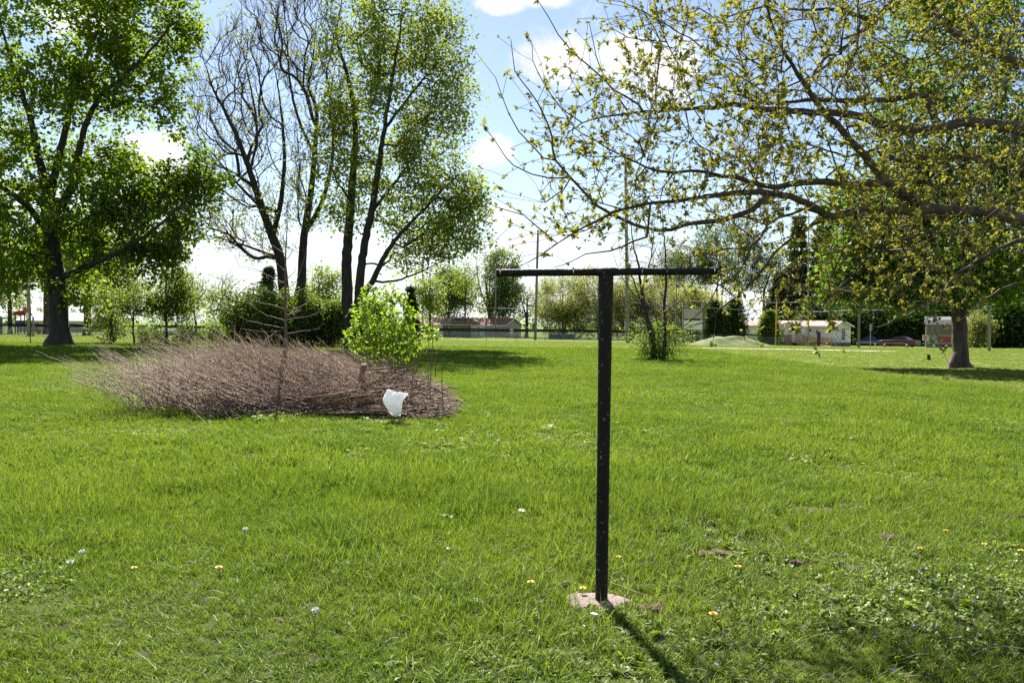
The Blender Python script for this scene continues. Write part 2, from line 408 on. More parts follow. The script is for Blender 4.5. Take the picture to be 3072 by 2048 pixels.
# ---------------------------------------------------------------- tree machinery
class Skel:
    def __init__(s):
        s.P = np.zeros((4096, 3)); s.par = np.full(4096, -1); s.L = np.zeros(4096); s.fix = np.zeros(4096); s.n = 0
    def node(s, p, par, fix=0.0):
        if s.n >= len(s.P):
            k = len(s.P); s.P = np.vstack([s.P, np.zeros((k, 3))]); s.par = np.concatenate([s.par, np.full(k, -1)])
            s.L = np.concatenate([s.L, np.zeros(k)]); s.fix = np.concatenate([s.fix, np.zeros(k)])
        i = s.n; s.P[i] = p; s.par[i] = par; s.fix[i] = fix
        s.L[i] = 0 if par < 0 else s.L[par]+np.linalg.norm(s.P[i]-s.P[par]); s.n += 1
        return i
    def limb(s, pts, r0, r1, step=.5, attach=True, wob=.0):
        pts = [np.array(p, float) for p in pts]
        if s.n and attach:
            d = np.linalg.norm(s.P[:s.n]-pts[0], axis=1); j = int(d.argmin())
            prev = j if d[j] < 3.0*step+.8 else s.node(pts[0], j, r0)
            if d[j] >= .02 and prev == j: pass
        else: prev = s.node(pts[0], -1, r0)
        tot = sum(np.linalg.norm(b-a) for a, b in zip(pts[:-1], pts[1:])); acc = 0
        # Catmull-Rom through the points
        Q = [pts[0]]+pts+[pts[-1]]
        for i in range(1, len(Q)-2):
            p0, p1, p2, p3 = Q[i-1:i+3]; L = np.linalg.norm(p2-p1); k = max(1, int(round(L/step)))
            for q in range(1, k+1):
                t = q/k
                p = .5*((2*p1)+(-p0+p2)*t+(2*p0-5*p1+4*p2-p3)*t*t+(-p0+3*p1-3*p2+p3)*t**3)
                f = min(1, (acc+L*t)/max(tot, 1e-6)); p = p+RNG.normal(0, wob, 3)
                prev = s.node(p, prev, r0+(r1-r0)*f)
            acc += L
        return prev
    def connect(s, T, step=.5, wob=.08, up=.25, lw=.15, center=None, minnode=0):
        """join each target to the cheapest node of the skeleton with a curved branch"""
        ends = []
        for t in T:
            d = s.P[minnode:s.n]-t; dist = np.sqrt((d*d).sum(1))
            cost = dist+lw*s.L[minnode:s.n]+np.maximum(0, d[:, 2])*up*1.6
            j = int(cost.argmin())+minnode; p0 = s.P[j].copy(); D = dist[j-minnode]
            k = max(1, int(round(D/step)))
            pj = s.par[j]; tan = (p0-s.P[pj]) if pj >= 0 else np.array([0, 0, 1.]); tl = np.linalg.norm(tan); tan = tan/tl if tl > 0 else tan
            c1 = p0+tan*D*.35+np.array([0, 0, up*.15*D]); prev = j
            for q in range(1, k+1):
                u = q/k; p = (1-u)**2*p0+2*u*(1-u)*c1+u*u*t
                if q < k: p = p+RNG.normal(0, wob*min(1, D), 3)
                prev = s.node(p, prev)
            ends.append(prev)
        return ends
    def radii(s, rtip, rbase, power=2.3):
        n = s.n; par = s.par[:n]; cnt = np.zeros(n); ch = np.bincount(par[par >= 0], minlength=n); cnt[ch == 0] = 1
        for i in range(n-1, 0, -1):
            if par[i] >= 0: cnt[par[i]] += cnt[i]
        r = rtip*cnt**(1/power); r = np.minimum(r, rbase)
        fx = s.fix[:n]; m = fx > 0; r[m] = fx[m]
        for i in range(1, n):                              # never thicker than its parent
            if par[i] >= 0 and r[i] > r[par[i]]: r[i] = r[par[i]]
        return r
def skin(s, r, flare=None, thick=.05, ground=None):
    """tube mesh arrays of a skeleton, thick branches with 8 sides, thin ones with 3 or 4"""
    n = s.n; P = s.P[:n]; par = s.par[:n]; idx = np.arange(n)
    dirs = np.zeros((n, 3)); m = par >= 0; dirs[m] = P[m]-P[par[m]]
    ln = np.linalg.norm(dirs, axis=1); ok = ln > 1e-6; dirs[ok] /= ln[ok][:, None]; dirs[~ok] = (0, 0, 1)
    main = np.full(n, -1); best = np.zeros(n)
    for i in range(n):
        p = par[i]
        if p >= 0 and r[i] > best[p]: best[p] = r[i]; main[p] = i
    T = dirs.copy(); hm = main >= 0; T[hm] = dirs[hm]+dirs[main[hm]]
    root = par < 0; T[root & hm] = dirs[main[root & hm]]
    T /= np.maximum(np.linalg.norm(T, axis=1), 1e-6)[:, None]
    c = idx[m & ok]; p = par[c]; ismain = main[p] == c
    r0 = np.where(ismain, r[p], np.minimum(r[p], r[c]*1.15)); r1 = r[c]
    t0 = np.where(ismain[:, None], T[p], dirs[c]); t1 = T[c]
    Vs = []; Fs = []; base = 0
    for lo, hi, k in ((thick, 9, 9), (.018, thick, 5), (0, .018, 3)):
        sel = (r1 >= lo) & (r1 < hi)
        if not sel.any(): continue
        q = sel.sum(); rings = []
        for pos, tt, rr in ((P[p[sel]], t0[sel], r0[sel]), (P[c[sel]], t1[sel], r1[sel])):
            ref = np.where((np.abs(tt[:, 2]) < .8)[:, None], np.array([[0, 0, 1.]]), np.array([[1., .2, 0]]))
            ref = np.tile(np.array([[.31, .87, .12]]), (q, 1)) if True else ref
            bad = np.abs((tt*ref).sum(1)) > .93; ref[bad] = (.9, -.2, .35)
            sx = np.cross(tt, ref); sx /= np.linalg.norm(sx, axis=1)[:, None]; sy = np.cross(tt, sx)
            a = np.arange(k)*2*math.pi/k
            rings.append(pos[:, None]+rr[:, None, None]*(np.cos(a)[None, :, None]*sx[:, None]+np.sin(a)[None, :, None]*sy[:, None]))
        V = np.concatenate(rings, 1).reshape(-1, 3)
        a = np.arange(k); b_ = (a+1) % k
        f = np.stack([a, b_, k+b_, k+a], 1)[None]+(np.arange(q)*2*k)[:, None, None]
        Vs.append(V); Fs.append(f.reshape(-1, 4)+base); base += len(V)
    return np.vstack(Vs), np.vstack(Fs)
def unit(n, rng=None):
    v = (rng or RNG).normal(size=(n, 3)); return v/np.linalg.norm(v, axis=1)[:, None]
def leaves(C0, size, aspect=.7, flat=.55, droop=.25, out=None, outw=.5):
    """rhombic folded leaves at points C0; returns V, F (two triangles folded along the midrib as one quad)"""
    n = len(C0); ax = unit(n)
    if out is not None: ax = ax+outw*out
    ax[:, 2] -= droop; ax /= np.linalg.norm(ax, axis=1)[:, None]
    nr = unit(n); nr[:, 2] = np.abs(nr[:, 2])+flat*1.5; sd_ = np.cross(ax, nr); sd_ /= np.maximum(np.linalg.norm(sd_, axis=1), 1e-6)[:, None]
    up = np.cross(sd_, ax); sz = size*RNG.uniform(.6, 1.25, n)[:, None]; w_ = sz*aspect*.5
    f = RNG.uniform(-.12, .22, n)[:, None]
    V = np.stack([C0, C0+ax*sz*.45+sd_*w_+up*sz*f, C0+ax*sz, C0+ax*sz*.45-sd_*w_+up*sz*f], 1).reshape(-1, 3)
    return V, np.arange(n*4).reshape(-1, 4)
def in_blob(n, c, rad, hollow=.35):
    u = unit(n)*(hollow+(1-hollow)*RNG.uniform(0, 1, n)**.5)[:, None]
    return np.array(c)+u*np.array(rad)
def pxblob(px, py, rx, ry, D, rd=None):
    s = D/FPX; return (np.array(W(px, py, D)), (rx*s, (rd if rd else .5*(rx+ry)*s), ry*s))
def spur(s, ends, n_each, length, spread=.8, upw=.3, step=.25, wob=.03):
    """short twigs at the ends; returns new end nodes"""
    out = []
    for e in ends:
        pj = s.par[e]; tan = s.P[e]-s.P[pj]; tan = tan/max(1e-6, np.linalg.norm(tan))
        for _ in range(n_each):
            d = tan+unit(1)[0]*spread; d[2] += upw; d /= np.linalg.norm(d); L = length*RNG.uniform(.5, 1.2); prev = e
            k = max(1, int(L/step))
            for q in range(1, k+1): prev = s.node(s.P[prev]+d*L/k+RNG.normal(0, wob, 3), prev)
            out.append(prev)
    return out
def finish_tree(name, s, r, base, leafV, leafF, barkm, leafm, label, cat='tree', group=None, flare=1.5, flare_h=1.2, crown='crown', trunk='trunk'):
    root = empty(name, base, label, cat, group); b0 = np.array(base)
    V, F = skin(s, r); rel = V-b0
    if flare:
        h = np.clip(rel[:, 2]/flare_h, 0, 1); near = (rel[:, 2] < flare_h)
        ang = np.arctan2(rel[:, 1], rel[:, 0]); k = 1+(flare-1)*(1-h)**2.2*(1+.35*np.cos(ang*5+1)+.2*np.cos(ang*3))
        # flare only around the trunk axis at the foot
        rel[:, 0] = np.where(near, rel[:, 0]*k, rel[:, 0]); rel[:, 1] = np.where(near, rel[:, 1]*k, rel[:, 1])
    link(trunk, np_mesh(trunk, rel, F, True), MAT[barkm], root)
    if leafV is not None and len(leafV): link(crown, np_mesh(crown, leafV-b0, leafF), MAT[leafm], root)
    return root
def leaf_cloud(pts, per, rad, size, aspect=.75, center=None, **kw):
    c = np.repeat(np.asarray(pts), per, 0); c = c+RNG.normal(0, rad, c.shape)*np.array([1, 1, .75])
    out = None
    if center is not None:
        out = c-np.array(center); out /= np.linalg.norm(out, axis=1)[:, None]
    return leaves(c, size, aspect, out=out, **kw)

def big_tree(name, D, limbs, blobs, ntar, leafm, barkm, label, r_trunk, r_tip=.012, per=30, rad=.45, lsize=.28, spurs=2, spurL=.9,
             leaf_frac=None, rd=None, up=.25, power=2.25, group=None, step=.55, lw=.15, flare=1.5, flare_h=1.2, yoff=None, low=None, aspect=.75, droop=.25, wob=.07, spurup=.3, spurspread=.8):
    """limbs: list of (pixel polyline, depth offsets start/end, r0, r1); blobs: (px, py, rx, ry, weight)"""
    s = Skel(); base = None
    for pl, (d0, d1), r0, r1 in limbs:
        pts = [W(x, y, D+d0+(d1-d0)*i/max(1, len(pl)-1)) for i, (x, y) in enumerate(pl)]
        if base is None:
            base = B(pl[0][0], D+d0); pts[0] = base-Vector((0, 0, .15)) 
        s.limb(pts, r0, r1, step=.4, wob=.03 if wob > .03 else .012)
    nlimb = s.n
    tars = []
    wsum = sum(b_[4] for b_ in blobs)
    for (px, py, rx, ry, wt) in blobs:
        c, rad3 = pxblob(px, py, rx, ry, D); 
        if rd: rad3 = (rad3[0], min(rd, rad3[1]*1.1), rad3[2])
        tars.append(in_blob(max(1, int(ntar*wt/wsum)), c, rad3))
    T = np.vstack(tars); T[:, 2] = np.maximum(T[:, 2], base.z+(low if low else 1.8))
    d = np.linalg.norm(T[:, None]-s.P[None, :s.n:3], axis=2).min(1); T = T[np.argsort(d)]
    ends = s.connect(T, step, wob, up, lw)
    tw = spur(s, ends, spurs, spurL, spurspread, spurup, wob=wob*.4) if spurs else ends
    r = s.radii(r_tip, r_trunk, power)
    pts = s.P[np.array(tw+ends)]
    keep = np.ones(len(pts), bool)
    if leaf_frac is not None: keep = RNG.uniform(0, 1, len(pts)) < leaf_frac(pts)
    ctr = np.array(W(np.mean([b_[0] for b_ in blobs]), np.mean([b_[1] for b_ in blobs]), D))
    LV, LF = leaf_cloud(pts[keep], per, rad, lsize, aspect, ctr, droop=droop)
    return finish_tree(name, s, r, base, LV, LF, barkm, leafm, label, group=group, flare=flare, flare_h=flare_h)

def auto_tree(name, px, D, top, wpx, crown_bot, leafm, barkm, label, ntar=150, per=14, rad=.6, lsize=.34, r_trunk=.25, nlead=3, group='trees beyond the ball field',
              spurs=1, spurL=1.0, sparse=None, shape='oval', lean=0, stems=1, r_tip=.014, aspect=.75, droop=.25, flare=1.35, base=None):
    base = base or B(px, D); ztop = W(px, top, D).z; zb = W(px, crown_bot, D).z; wd = wpx*D/FPX/2; H = ztop-base.z
    s = Skel(); b0 = np.array(base)
    zc = (ztop+zb)/2; hr = (ztop-zb)/2
    if shape == 'fan':                                      # many stems from the ground
        for k in range(stems):
            a = RNG.uniform(0, 2*math.pi); f = RNG.uniform(.15, .9); tip = b0+np.array([math.cos(a)*wd*f, math.sin(a)*wd*f*.8, H*RNG.uniform(.7, .97)])
            mid = b0+np.array([(tip-b0)[0]*.3, (tip-b0)[1]*.3, (tip-b0)[2]*.5])
            st = b0+np.array([math.cos(a)*.25, math.sin(a)*.25, -.1])
            s.limb([st, mid, tip], r_trunk*RNG.uniform(.6, 1), .02, step=.6, attach=False, wob=.04)
    else:
        zsplit = base.z+max(1.2, (zb-base.z)*1.0+H*.08)
        s.limb([b0-np.array([0, 0, .15]), b0+np.array([lean*.3, 0, (zsplit-base.z)*.5]), [b0[0]+lean*.6, b0[1], zsplit]], r_trunk, r_trunk*.85, step=.5, wob=.02)
        e = s.P[s.n-1].copy()
        for k in range(nlead):
            a = 2*math.pi*(k+RNG.uniform(-.3, .3))/nlead+.6; f = RNG.uniform(.25, .55)*(0 if k == 0 and nlead > 2 else 1)
            tip = np.array([b0[0]+lean+math.cos(a)*wd*f, b0[1]+math.sin(a)*wd*f, ztop-H*RNG.uniform(.05, .18)])
            mid = e*.5+tip*.5+np.array([math.cos(a)*wd*f*.25, math.sin(a)*wd*f*.25, 0])
            s.limb([e, mid, tip], r_trunk*.6, .03, step=.6, wob=.05)
    nb_ = 9; T = []
    for k in range(nb_):
        a = RNG.uniform(0, 2*math.pi); zf = RNG.uniform(-.75, .75); rr = math.sqrt(max(0.05, 1-zf*zf))*RNG.uniform(.4, .75)
        c = np.array([b0[0]+lean+math.cos(a)*wd*rr, b0[1]+math.sin(a)*wd*rr, zc+zf*hr*.75]); q = RNG.uniform(.38, .55)
        T.append(in_blob(ntar//(nb_+2), c, (wd*q, wd*q, hr*q)))
    T.append(in_blob(2*ntar//(nb_+2), (b0[0]+lean, b0[1], zc), (wd*.95, wd*.95, hr*.95)))
    T = np.vstack(T)
    if shape == 'fan':
        low_ = T[:, 2] < base.z+.15; T[low_, 2] = base.z+.15+RNG.uniform(0, .35, low_.sum())*H
        q = in_blob(ntar//3, (b0[0]+lean, b0[1], base.z+H*.25), (wd*.85, wd*.85, H*.3), .3); q[:, 2] = np.maximum(q[:, 2], base.z+RNG.uniform(.1, .4, len(q))); T = np.vstack([T, q])
    T[:, 2] = np.maximum(T[:, 2], base.z+.15)
    d = np.linalg.norm(T[:, None]-s.P[None, :s.n:2], axis=2).min(1); T = T[np.argsort(d)]
    ends = s.connect(T, .8, .08, .3, .12); tw = spur(s, ends, spurs, spurL) if spurs else []
    r = s.radii(r_tip, r_trunk)
    pts = s.P[np.array(tw+ends)]
    if sparse is not None: pts = pts[RNG.uniform(0, 1, len(pts)) < sparse]
    LV, LF = leaf_cloud(pts, per, rad, lsize, aspect, (b0[0], b0[1], zc), droop=droop)
    LV[:, 2] = np.maximum(LV[:, 2], base.z+.02)
    return finish_tree(name, s, r, base, LV, LF, barkm, leafm, label, group=group, flare=flare, flare_h=.8)

def conifer(name, px, D, top, wpx, label, mat='needle', barkm='bark_dark', nwh=26, per=9, bot=.06, group='evergreens beyond the ball field', needle=.42, taper=1.0, droop=.35, base=None, full=1.0, r_trunk=None):
    base = base or B(px, D); H = W(px, top, D).z-base.z; wd = wpx*D/FPX/2; b0 = np.array(base)
    s = Skel(); rt = r_trunk or max(.08, H*.016)
    s.limb([b0-np.array([0, 0, .1]), b0+np.array([RNG.normal(0, .1), 0, H*.5]), b0+np.array([RNG.normal(0, .15), 0, H])], rt, .02, step=.5)
    pts = []; outs = []
    for k in range(nwh):
        t = bot+(1-bot)*(k+RNG.uniform(0, .8))/nwh
        if t > .985: continue
        z = b0[2]+H*t; L0 = wd*(1-t)**taper*RNG.uniform(.75, 1.1)+.12; j = int(np.abs(s.P[:s.n, 2]-z).argmin()) if k == 0 else int(np.abs(s.P[:min(s.n, int(H/.5)+2), 2]-z).argmin())
        nb_ = max(5, int(9*full)); a0 = RNG.uniform(0, 6.28)
        for q in range(nb_):
            a = a0+2*math.pi*q/nb_+RNG.normal(0, .15); L = L0*RNG.uniform(.6, 1.12); dv = np.array([math.cos(a), math.sin(a), .15-droop*(1-t)])
            m_ = s.P[j]+dv*L*.5; e = s.P[j]+dv*L+np.array([0, 0, .1*L])
            s.node(e, s.node(m_, j))
            kk = max(2, int(per*max(.35, L/wd))); u = RNG.uniform(.2, 1.05, kk)[:, None]
            pp = s.P[j]+dv*L*u+RNG.normal(0, .13*L+.05, (kk, 3))*np.array([1, 1, .55]); pts.append(pp); outs.append(np.tile(dv, (kk, 1)))
    r = s.radii(.012, rt); P_ = np.vstack(pts); O_ = np.vstack(outs)
    c = np.repeat(P_, 4, 0)+RNG.normal(0, .12, (len(P_)*4, 3)); o = np.repeat(O_, 4, 0)
    LV, LF = leaves(c, needle, .42, flat=.2, droop=.3, out=o, outw=1.1); LV[:, 2] = np.maximum(LV[:, 2], base.z+.02)
    return finish_tree(name, s, r, base, LV, LF, barkm, mat, label, group=group, flare=1.2, flare_h=.5)

# ---------------------------------------------------------------- the big trees of the lawn
def dens_left(p): return np.ones(len(p))
big_tree('maple_tree', 55, [
    ([(182, 1040), (178, 960), (172, 860), (160, 760), (150, 660), (142, 590)], (0, 0), .60, .46),
    ([(142, 590), (110, 440), (85, 330), (40, 200), (0, 60)], (0, -3), .30, .05),
    ([(150, 600), (175, 480), (210, 330), (250, 200), (300, 60), (320, -40)], (0, 2), .28, .05),
    ([(155, 640), (215, 560), (250, 400), (300, 290), (380, 225), (470, 130), (520, 60)], (0, -2), .28, .05),
    ([(170, 840), (260, 800), (330, 770), (390, 735), (460, 690), (560, 600), (620, 540)], (0, -4), .22, .03),
    ([(158, 720), (240, 670), (330, 620), (430, 560), (520, 520)], (0, 3), .18, .03),
    ([(152, 700), (60, 600), (-80, 520), (-250, 460)], (0, -1), .25, .04),
    ([(165, 800), (80, 760), (-60, 730), (-200, 700)], (0, 3), .18, .03)],
    [(120, 130, 300, 230, 3.2), (420, 130, 130, 170, 1.6), (300, 250, 190, 130, 1.5), (90, 430, 250, 170, 2.4), (330, 560, 170, 110, 1.4), (520, 570, 110, 70, 1.0), (600, 530, 60, 60, .4),
     (110, 690, 240, 130, 2.2), (350, 690, 190, 95, 1.5), (500, 700, 70, 80, .6), (-220, 400, 280, 380, 3), (120, -120, 330, 170, 2.2), (540, 80, 40, 80, .4), (200, 850, 90, 60, .35), (30, 800, 110, 80, .7), (380, 780, 120, 45, .4), (500, 330, 60, 50, .3)],
    760, 'leaf_maple', 'bark_dark', 'huge leafy maple with thick dark trunk beside the leaning rusty post', .62, per=26, rad=.36, lsize=.32, spurs=2, spurL=1.2, rd=8.5, flare=1.75, flare_h=1.6, low=3.0)
def dens_bare(p):
    z = p[:, 2]; return np.clip(.95-.75*np.clip((z-8)/9, 0, 1)-.4*np.clip((-12.5-p[:, 0])/5, 0, 1), .12, 1)
big_tree('half_bare_tree', 62, [
    ([(868, 1045), (862, 940), (853, 880), (841, 776), (817, 709), (786, 624), (750, 515), (714, 418), (677, 339), (641, 270), (611, 180)], (0, -3), .50, .03),
    ([(868, 1000), (892, 900), (905, 850), (907, 776), (914, 697), (932, 582), (944, 461), (950, 339), (926, 255), (938, 180), (950, 60)], (0, 2), .40, .03),
    ([(817, 709), (840, 620), (853, 500), (850, 400), (838, 290), (815, 160)], (0, 3), .22, .02),
    ([(914, 697), (960, 620), (990, 520), (1000, 420), (990, 300), (1010, 180)], (0, -3), .20, .02),
    ([(786, 624), (720, 560), (670, 500), (620, 440), (570, 380)], (0, -2), .13, .02),
    ([(841, 776), (760, 745), (680, 720), (600, 700)], (0, -3), .12, .02),
    ([(750, 515), (770, 420), (765, 330), (740, 210), (720, 100)], (0, 2), .13, .02),
    ([(944, 461), (900, 370), (870, 250), (860, 100), (850, 0)], (0, 0), .13, .02)],
    [(680, 280, 110, 200, 2.2), (780, 260, 120, 220, 2.4), (900, 120, 130, 160, 2.4), (850, 0, 140, 90, 1.2), (830, 480, 150, 160, 2), (980, 300, 80, 200, 1.6), (690, 560, 110, 100, 1), (650, 700, 90, 50, .7), (860, 640, 130, 90, 1.2), (620, 420, 60, 110, .8), (780, 740, 110, 50, .6)],
    850, 'leaf_bare', 'bark_dark', 'tall half-bare tree with twin dark trunks and few young leaves', .5, per=8, rad=.28, lsize=.21, spurs=4, spurL=1.7, leaf_frac=dens_bare, rd=6, up=.35, lw=.5, r_tip=.0105, power=2.15, flare=1.3, low=2.5, wob=.02, spurup=.9, spurspread=.45)
big_tree('leafy_twin_maple', 58, [
    ([(1052, 1045), (1046, 960), (1042, 880), (1041, 757), (1053, 606), (1062, 485), (1065, 364), (1040, 220), (1010, 110), (1030, -20)], (0, 2), .46, .03),
    ([(1062, 1000), (1075, 909), (1089, 757), (1114, 636), (1138, 485), (1150, 394), (1175, 250), (1200, 100), (1210, 0)], (0, -2), .36, .03),
    ([(1082, 900), (1126, 830), (1156, 763), (1217, 685), (1300, 600), (1380, 520)], (-.5, -3), .24, .03),
    ([(1100, 845), (1186, 842), (1250, 820), (1307, 794), (1370, 770)], (-1, -3), .10, .02),
    ([(1114, 636), (1190, 540), (1260, 440), (1320, 340)], (0, 2), .14, .02),
    ([(1053, 606), (1010, 540), (980, 470)], (0, 1), .12, .02),
    ([(1150, 394), (1220, 300), (1300, 200), (1340, 100)], (0, -1), .12, .02)],
    [(1200, 130, 140, 150, 2), (1310, 140, 80, 110, 1.1), (1340, 300, 75, 100, 1), (1150, 380, 150, 140, 2), (1300, 460, 110, 120, 1.6), (1390, 610, 60, 90, .9), (1260, 630, 140, 110, 1.8), (1060, 560, 90, 150, 1.4), (1060, 200, 110, 170, 1.5), (1340, 730, 100, 60, 1), (1100, -80, 170, 110, 1.2), (1230, 770, 110, 50, .5), (1010, 430, 60, 110, .6)],
    720, 'leaf_spring', 'bark_dark', 'tall leafy maple with two upright trunks behind the bright green sapling shrub', .46, per=14, rad=.36, lsize=.24, spurs=3, spurL=1.1, rd=6, up=.4, r_tip=.010, power=2.15, flare=1.3, low=3.0, wob=.035, spurup=.45)
big_tree('shade_maple', 36.7, [
    ([(2885, 1108), (2882, 1020), (2880, 960), (2875, 880)], (0, 0), .34, .29),
    ([(2875, 880), (2830, 800), (2790, 700), (2750, 580), (2740, 400)], (0, -1.5), .17, .03),
    ([(2880, 890), (2900, 780), (2890, 640), (2900, 450), (2890, 250), (2900, 60)], (0, .5), .22, .03),
    ([(2885, 880), (2950, 790), (3000, 680), (3060, 500), (3100, 300)], (0, 1), .18, .03),
    ([(2872, 870), (2800, 850), (2720, 830), (2640, 830)], (0, -2), .09, .02),
    ([(2890, 860), (2960, 850), (3040, 830), (3130, 820)], (0, -1.5), .10, .02)],
    [(2880, 640, 230, 170, 3), (2690, 840, 130, 70, 1.2), (3020, 830, 130, 70, 1.3), (2870, 400, 260, 200, 3), (2860, 160, 220, 170, 2.2), (3130, 560, 160, 280, 2.4), (2720, 600, 110, 170, 1.4), (2880, 840, 180, 60, 1.2), (2760, 900, 110, 30, .5), (2860, 10, 160, 90, 1), (2600, 800, 120, 80, 1.2), (2600, 640, 110, 130, 1.3), (2560, 880, 70, 40, .4)],
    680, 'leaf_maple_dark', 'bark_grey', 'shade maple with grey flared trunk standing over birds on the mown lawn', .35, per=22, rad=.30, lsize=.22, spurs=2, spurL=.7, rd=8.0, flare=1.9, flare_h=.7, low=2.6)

# ---------------------------------------------------------------- foreground tree hanging in from the right
s = Skel()
def LB(pl, d0, d1, r0, r1, attach=True, step=.12):
    pts = [W(x, y, d0+(d1-d0)*i/max(1, len(pl)-1)) for i, (x, y) in enumerate(pl)]
    return s.limb(pts, r0, r1, step=step, attach=attach, wob=.006)
fb = Vector((5.45, 7.6, 0)); fb.z = gzf(fb.x, fb.y)
s.limb([fb-Vector((0, 0, .2)), fb+Vector((-.05, 0, 1.2)), fb+Vector((-.12, .05, 2.6)), fb+Vector((-.2, .1, 4.2)), fb+Vector((.1, .3, 6)), fb+Vector((-.2, .4, 8.2))], .21, .05, step=.25)
def root_limb(pl, d0, d1, r0, r1):         # starts on the trunk at about the height of its first pixel
    z = W(pl[0][0], pl[0][1], d0).z; t = fb+Vector((-.12, .06, z-.25)); pts = [t]+[W(x, y, d0+(d1-d0)*i/max(1, len(pl)-1)) for i, (x, y) in enumerate(pl)]
    s.limb(pts, r0, r1, step=.12, wob=.006)
root_limb([(3110, 668), (3042, 656), (2972, 635), (2866, 631), (2796, 624), (2747, 603), (2656, 540), (2593, 463), (2537, 400), (2480, 344), (2431, 280), (2396, 224), (2354, 161), (2312, 63), (2298, -20)], 7.5, 6.2, .070, .010)
LB([(2796, 626), (2700, 632), (2635, 631), (2551, 635), (2495, 649), (2445, 624), (2396, 600), (2340, 582), (2240, 575), (2146, 585), (2031, 600), (1917, 614), (1836, 637), (1756, 677), (1670, 726), (1590, 786)], 7.1, 5.6, .042, .004)
LB([(2656, 545), (2551, 554), (2480, 546), (2410, 547), (2326, 561), (2250, 545), (2117, 515), (1974, 511), (1870, 470), (1750, 400)], 6.9, 6.2, .036, .004)
LB([(2340, 582), (2280, 610), (2210, 650), (2060, 672), (1970, 691), (1900, 671), (1842, 643), (1790, 614), (1744, 574), (1710, 534), (1668, 480), (1655, 410), (1630, 339), (1589, 270), (1543, 212), (1535, 120)], 6.3, 6.4, .024, .003)
LB([(1668, 480), (1635, 476), (1601, 442), (1555, 396), (1526, 344), (1503, 287), (1489, 235)], 6.4, 6.1, .008, .003)
LB([(1710, 534), (1650, 530), (1595, 522), (1538, 499), (1520, 476), (1486, 425), (1452, 373)], 6.4, 6.0, .008, .003)
LB([(1670, 726), (1618, 683), (1572, 649), (1503, 626), (1457, 608)], 5.8, 5.7, .007, .003)
LB([(1970, 691), (1900, 725), (1830, 750), (1760, 762), (1700, 790), (1660, 802)], 6.0, 5.9, .010, .003)
root_limb([(3080, 395), (3007, 379), (2901, 365), (2817, 386), (2726, 393), (2649, 375), (2593, 354), (2502, 337), (2400, 335), (2250, 320), (2204, 316), (2060, 327), (1888, 339), (1744, 367), (1690, 430)], 7.7, 7.0, .062, .004)
LB([(2817, 386), (2775, 288), (2691, 291), (2614, 302), (2410, 302), (2305, 309), (2200, 280), (2100, 240), (2020, 200)], 7.5, 7.2, .034, .005)
root_limb([(3090, -40), (3000, -80), (2850, -70), (2740, -40), (2684, 0), (2621, 63), (2579, 98), (2502, 175), (2430, 230), (2330, 270)], 7.7, 7.0, .06, .006)
LB([(2620, 63), (2516, 28), (2410, 28), (2326, 14), (2240, -30)], 7.3, 7.2, .022, .006)
LB([(2250, 320), (2140, 379), (2077, 321), (2049, 218), (2003, 126), (1960, 0), (1940, -60)], 6.9, 6.6, .018, .005)
LB([(2330, 300), (2261, 253), (2146, 178), (2072, 115), (1974, 63), (1900, 20), (1830, 0)], 7.0, 6.6, .018, .003)
LB([(1950, 330), (1880, 290), (1813, 241), (1767, 201), (1721, 155), (1676, 103), (1647, 52), (1612, 0), (1600, -30)], 7.0, 6.6, .012, .003)
LB([(1888, 339), (1840, 270), (1800, 210), (1780, 130), (1770, 70)], 7.0, 6.8, .009, .003)
LB([(2003, 126), (1930, 120), (1880, 110), (1830, 80)], 6.7, 6.5, .008, .003)
LB([(1744, 367), (1690, 330), (1640, 260), (1600, 180), (1595, 140)], 7.0, 6.7, .008, .003)
LB([(2495, 649), (2412, 690), (2320, 760), (2263, 842), (2180, 914), (2108, 963), (2050, 985), (1988, 998)], 6.7, 6.0, .017, .003)
LB([(2445, 624), (2335, 650), (2280, 710), (2246, 750), (2223, 811), (2154, 857), (2125, 908), (2068, 968), (2040, 990)], 6.7, 6.4, .016, .003)
LB([(2263, 742), (2180, 745), (2090, 765), (2020, 780), (1960, 800)], 6.5, 6.2, .008, .003)
root_limb([(3120, 720), (3020, 735), (2940, 780), (2880, 815), (2847, 850), (2810, 899), (2780, 917), (2718, 945), (2663, 970), (2632, 982)], 7.4, 6.6, .030, .004)
LB([(2866, 640), (2790, 690), (2720, 710), (2640, 740), (2580, 800), (2510, 870), (2440, 930), (2390, 975)], 7.1, 6.5, .020, .004)
LB([(2640, 740), (2560, 745), (2480, 760), (2400, 790), (2340, 830), (2300, 880)], 6.9, 6.4, .012, .003)
root_limb([(3100, 200), (3010, 170), (2900, 120), (2820, 60), (2780, -20)], 7.7, 7.4, .05, .02)
root_limb([(3100, 520), (3000, 500), (2920, 470), (2800, 470), (2700, 480), (2620, 450), (2540, 470), (2450, 440), (2350, 420)], 7.9, 8.2, .045, .006)
root_limb([(3140, 850), (3050, 850), (2980, 880), (2920, 930), (2880, 960)], 7.2, 6.7, .018, .004)
